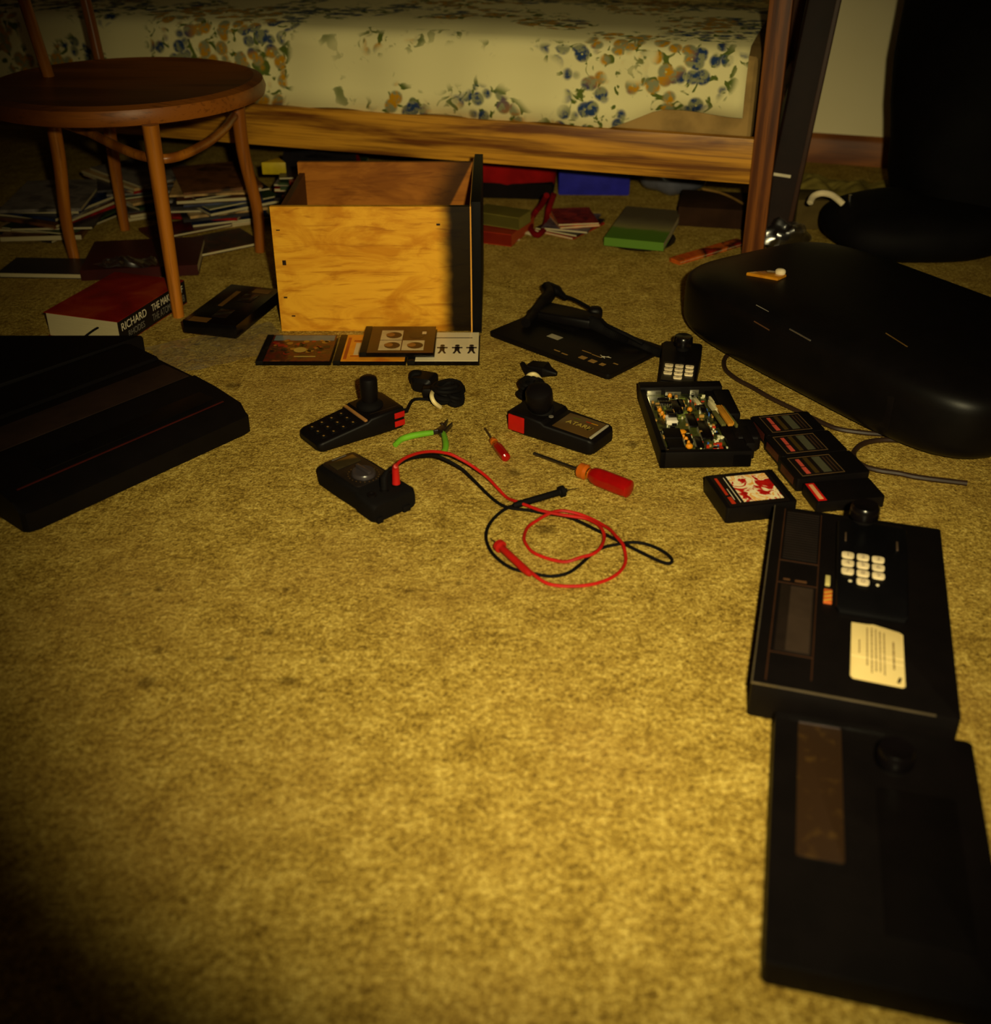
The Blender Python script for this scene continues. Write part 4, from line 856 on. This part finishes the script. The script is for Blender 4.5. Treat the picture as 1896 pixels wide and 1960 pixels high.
for nm, a_, b_, m_, th in (('silver_trim', (1511, 630, .110), (1551, 652, .110), metal('bright_trim', (240, 236, 225), .35), .0016), ('small_print', (1447, 584, .118), (1471, 597, .118), GREY, .0010), ('small_print', (1443, 615, .090), (1472, 632, .090), plastic('dim_brown_print', (86, 56, 34)), .0012), ('thin_trim', (1695, 638, .139), (1736, 664, .139), plastic('dim_gold_print', (96, 70, 32)), .0012)):
    p, q = onst(*a_), onst(*b_); t = MB(); t.tube([p, q], th, 8); t.done(nm, m_, sb)
t = MB(); t.prism([(0, 0), (.070, -.024), (.088, .006), (.082, .022), (.05, .026)], 0, .006, .002); am = NT('amber_glass'); am.set(Base_Color=am.mix(am.noise(40), L((214, 146, 30)), L((150, 84, 14))), Roughness=.15, Specular_IOR_Level=.8, Coat_Weight=.6)
p = t.done('amber_wedge', am.m); q = G(1427, 530, .1395); p.location = q; p.rotation_euler = (0, 0, -.25); p.scale = (.82, .82, 1.6); tag(p, 'small glossy amber wedge lying on top of the black stereo', 'plastic piece')
t = MB(); t.sup(.012, .010, .004, .8, .8, 14, 8, M=Matrix.Translation((.074, .008, .004))); t.done('tip_highlight', CREAM, p)  # cream lump stands in for the bright highlight on the wedge's thick end
# power cord
t = MB(); t.tube(smooth([G(x, y, .004) for x, y in ((1405, 672), (1390, 682), (1385, 695), (1390, 710), (1410, 726), (1440, 742), (1475, 762), (1520, 784), (1560, 803), (1600, 820), (1650, 828), (1700, 832))], 6), .0042, 8)
tag(t.done('power_cord', plastic('dark_brown_cord', (44, 28, 18), .5)), 'dark power cord running along the near side of the black stereo', 'cord')
t = MB(); t.tube(smooth([G(x, y, .004) for x, y in ((1860, 850), (1800, 842), (1740, 843), (1690, 842), (1655, 848), (1636, 862), (1634, 876), (1648, 890), (1680, 900), (1720, 906), (1760, 914), (1850, 925))], 6), .0044, 8)
tag(t.done('power_cord', plastic('dark_brown_cord', (44, 28, 18), .5)), 'dark power cord making a loop right of the cartridge row', 'cord')

# ------------------------------------------------------------------ dark things behind the stereo
q0 = G(1486, 492); t = MB(); lean = Matrix.Rotation(.12, 4, 'Y') @ Matrix.Rotation(-.10, 4, 'X')
cs_ = thing('leaning_case', 'tall narrow dark case leaning beside the bed post', 'case', (.668, 2.60, 0), 0, rot=(-.06, .085, -.25))
t = MB(); t.box(-.040, .034, -.02, .03, .0, .85, .012, seg=3); t.done('case_body', plastic('dark_brown_case', (34, 18, 12), .6, .2), cs_)
t = MB(); t.box(.022, .032, -.022, -.019, .05, .8, .001); t.done('edge_trim', plastic('dim_case_trim', (62, 34, 16), .5), cs_)
t = MB(); t.box(-.034, .006, -.0215, -.0195, .150, .157, .0003); t.done('white_tag', WHT, cs_)
# olive cloth, box, clear bag
t = MB(); t.sheet(.30, .22, 40, .035, 9, 5, droop=.6); p = t.done('folded_cloth', fabric('olive_cloth', (150, 132, 60))); p.location = G(1592, 366); p.rotation_euler = (0, 0, -.3); tag(p, 'crumpled pale olive cloth on the floor under the baseboard', 'cloth')
q = G(1512, 452); t = MB(); t.box(0, .085, 0, .10, 0, .075, .006, rz=-.1); p = t.done('olive_box', fabric('dull_olive_box', (88, 72, 36))); p.location = (.735, 2.66, 0); tag(p, 'dull olive box between the leaning case and the black bag', 'box')
t = MB(); t.sup(.055, .035, .040, 1, 1, 36, 20, amp=.022, freq=38, seed=3); p = t.done('clear_bag', clear('crumpled_clear_film', (.7, .7, .7), .30, .62)); p.location = G(1503, 488) + Vector((0, .02, .0)); tag(p, 'crumpled clear plastic bag shining behind the black stereo', 'plastic bag')
bg = thing('black_bag', 'big soft black bag with a curved cream trim at the right wall', 'bag', (1.20, 2.66, 0), .1)
BF = fabric('black_nylon', (15, 12, 12), .7)
t = MB(); t.sup(.26, .22, .40, .55, .7, 60, 36, amp=.03, freq=5, seed=2); t.done('bag_body', BF, bg)
t = MB(); t.sup(.22, .17, .064, .8, .8, 48, 24, amp=.010, freq=9, seed=8, M=Matrix.Translation((-.24, -.13, .0))); t.done('side_pocket', BF, bg)
arc = [Vector(G(x, y, z)) - Vector((0, 0, 0)) for x, y, z in ((1549, 390, .112), (1556, 376, .124), (1572, 370, .130), (1590, 373, .130), (1603, 382, .122), (1614, 392, .112))]
iv = (Matrix.Translation(Vector((1.20, 2.66, 0))) @ Matrix.Rotation(.1, 4, 'Z')).inverted()
t = MB(); t.tube(smooth([iv @ p for p in arc], 6), [.004] + [.0075] * 29 + [.002], 10); t.done('cream_trim', fabric('cream_trim_cloth', (240, 220, 176)), bg)
t = MB(); t.tube([Vector((-.40, -.10, .08)), Vector((-.405, -.105, .13))], .004, 8); t.done('metal_ring', CHR, bg)

# ------------------------------------------------------------------ things under the bed
RB = fabric('red_nylon', (150, 14, 12)); 
rb = thing('red_bag', 'dark red cloth bag under the bed behind the drawer front', 'bag', (.030, 3.0, 0), -.1)
t = MB(); t.sup(.125, .08, .10, .5, .6, 40, 24, amp=.012, freq=12, seed=4); t.done('bag_body', RB, rb)
t = MB(); t.box(-.125, .122, -.08, .08, 0, .045, .01); t.done('bag_bottom', fabric('black_bag_bottom', (20, 14, 14)), rb)
t = MB(); t.tube(smooth([G(x, y, z) - rb.location for x, y, z in ((1060, 372, .07), (1050, 400, .03), (1046, 420, .012), (1040, 440, .008), (1028, 450, .008), (1016, 440, .008), (1016, 422, .010), (1026, 404, .024), (1036, 392, .045), (1046, 374, .08))], 5), .0075, 8); sp = t.done('strap', fabric('dark_red_strap', (116, 8, 10)), rb); sp.rotation_euler = (0, 0, .1)
t = MB(); q = G(1065, 374); t.box(.004, .196, 0, .14, .0, .16, .006, rz=0); t.box(-.004, .208, -.008, .148, .15, .16, .003); p = t.done('storage_box', plastic('blue_plastic', (38, 38, 160), .4, .3)); p.location = (q.x, q.y, 0); p.rotation_euler = (0, 0, -.03); tag(p, 'blue plastic storage box under the bed rail', 'box')
t = MB(); t.sup(.085, .05, .055, .8, .8, 30, 18, amp=.02, freq=16, seed=9); p = t.done('plastic_sack', plastic('grey_blue_film', (92, 92, 104), .25, .5)); p.location = (.47, 2.98, 0); tag(p, 'grey blue plastic sack under the bed right of the blue box', 'bag')
def flat(label, cat, name, c4, th, z, cover, **kw):           # book laid out from its near-left, near-right and far-left corner
    a, b_, c = G(*c4[0], z + th), G(*c4[1], z + th), G(*c4[2], z + th); rz = math.atan2((b_ - a).y, (b_ - a).x)
    return book(name, label, cat, a, rz, (b_ - a).length, (c - a).length, th, cover, z=z, **kw)
flat('olive board game box in the pile right of the drawer front', 'box', 'game_box', ((905, 404), (992, 417), (905, 388)), .030, .032, printed('olive_box_cover', [(110, 100, 40), (88, 78, 30)], 8), spine='y0', cov=.002, over=.0, pages=paper('olive_box_side', (128, 116, 48)))
flat('red and orange box under the olive box, beside the drawer front', 'box', 'game_box', ((905, 440), (978, 449), (905, 402)), .030, .0, printed('red_box_cover', [(150, 40, 16), (120, 24, 12)], 8), spine='y0', cov=.002, over=.0, pages=paper('orange_box_side', (176, 72, 26)))
t = MB(); t.sheet(.07, .05, 10, .01, 20, 3); p = t.done('paper_scrap', plastic('cream_paper', (224, 208, 160), .6)); p.location = G(998, 445); p.rotation_euler = (0, 0, -.5); tag(p, 'crumpled cream paper scrap inside the red strap loop', 'paper')
t = MB(); t.sheet(.03, .03, 8, .008, 30, 6); p = t.done('paper_scrap', plastic('cream_paper', (224, 208, 160), .6)); p.location = G(981, 462); tag(p, 'tiny cream paper scrap on the carpet right of the drawer', 'paper')
t = MB(); t.box(-.012, .012, -.01, .01, 0, .018, .001); p = t.done('toy_block', plastic('yellow_toy', (206, 164, 40))); p.location = G(932, 452); tag(p, 'small yellow block right of the drawer front', 'toy')
CM = [((1050, 452), (1088, 476), (1085, 440), (90, 24, 16)), ((1040, 440), (1095, 474), (1070, 428), (26, 18, 16)), ((1035, 434), (1098, 452), (1060, 418), (58, 50, 54)), ((1060, 432), (1120, 428), (1065, 412), (120, 58, 26)), ((1068, 422), (1110, 420), (1085, 405), (78, 26, 18))]
NM = ['brown comic book at the bottom of the small pile under the bed rail', 'black comic book second in the small pile under the bed rail', 'grey comic book in the middle of the small pile under the bed rail', 'orange comic book near the top of the small pile under the bed rail', 'dark red comic book topmost in the small pile under the bed rail']
z = 0
for i, (a, b_, c, col) in enumerate(CM):
    p = G(1085, 448); rz = (-.62, -.55, -.30, .22, .12)[i]; w_, d = (.115, .15) if i < 3 else (.10, .13)
    lc_ = Vector((p.x + .008 + .003 * i, p.y + .05 + .004 * i, 0)) + Matrix.Rotation(rz, 3, 'Z') @ Vector((-w_ / 2, -d / 2, 0))
    book('comic_book', NM[i], 'book', lc_, rz, w_, d, .005, printed('comic_cover_%s' % ('brown', 'black', 'grey', 'orange', 'red')[i], [col, tuple(min(255, v * 2) for v in col)], 40), z=z, cov=.0008, over=.0005, spine='x1', group='comic books under the bed rail'); z += .0054
k = NT('landscape_cover'); sx_ = k.n('ShaderNodeSeparateXYZ', i_0=k.co()).outputs[1]; s_ = k.math('ADD', sx_, k.math('MULTIPLY', k.math('SUBTRACT', k.noise(30), .5), .03))
k.set(Base_Color=k.ramp(k.math('MULTIPLY', s_, 4.5), [(.0, L((84, 122, 36))), (.34, L((98, 130, 44))), (.42, L((150, 140, 84))), (.6, L((120, 108, 76))), (.8, L((96, 84, 60)))]), Roughness=.35)
t = MB(); q = G(1228, 470); t.lathe([(.001, 0), (.078, .0), (.084, .006), (.084, .010), (.078, .008), (.001, .006)], None, 40); p = t.done('round_tray', plastic('dark_tray', (26, 18, 12), .4)); p.location = (q.x, q.y + .035, 0); tag(p, 'dark round tray under the green covered book', 'tray')
flat('thick book with green and grey cover lying on the round tray', 'book', 'book', ((1156, 454), (1270, 465), (1162, 392)), .020, .0105, k.m, spine='y0', over=.002)
flat('long thin red and orange boxed game beside the bed post', 'box', 'game_box', ((1300, 500), (1428, 462), (1285, 492)), .009, .0, printed('red_orange_strip', [(150, 30, 14), (196, 92, 26), (30, 14, 12), (160, 40, 20)], 16), spine='x0', cov=.004, over=.0)
t = MB(); t.box(0, .20, 0, .16, 0, .05, .005); p = t.done('dark_carton', fabric('dark_brown_carton', (52, 32, 18))); q = G(1290, 440); p.location = (q.x + .01, q.y + .03, 0); p.rotation_euler = (0, 0, -.2); tag(p, 'low dark brown carton under the bed near the post', 'carton')
t = MB(); t.tube(smooth([G(x, y, .055) for x, y in ((1345, 362), (1375, 368), (1400, 378), (1425, 392))], 5), .003, 8); tag(t.done('cord_end', TANP), 'thin tan cord lying on the dark carton under the bed', 'cord')
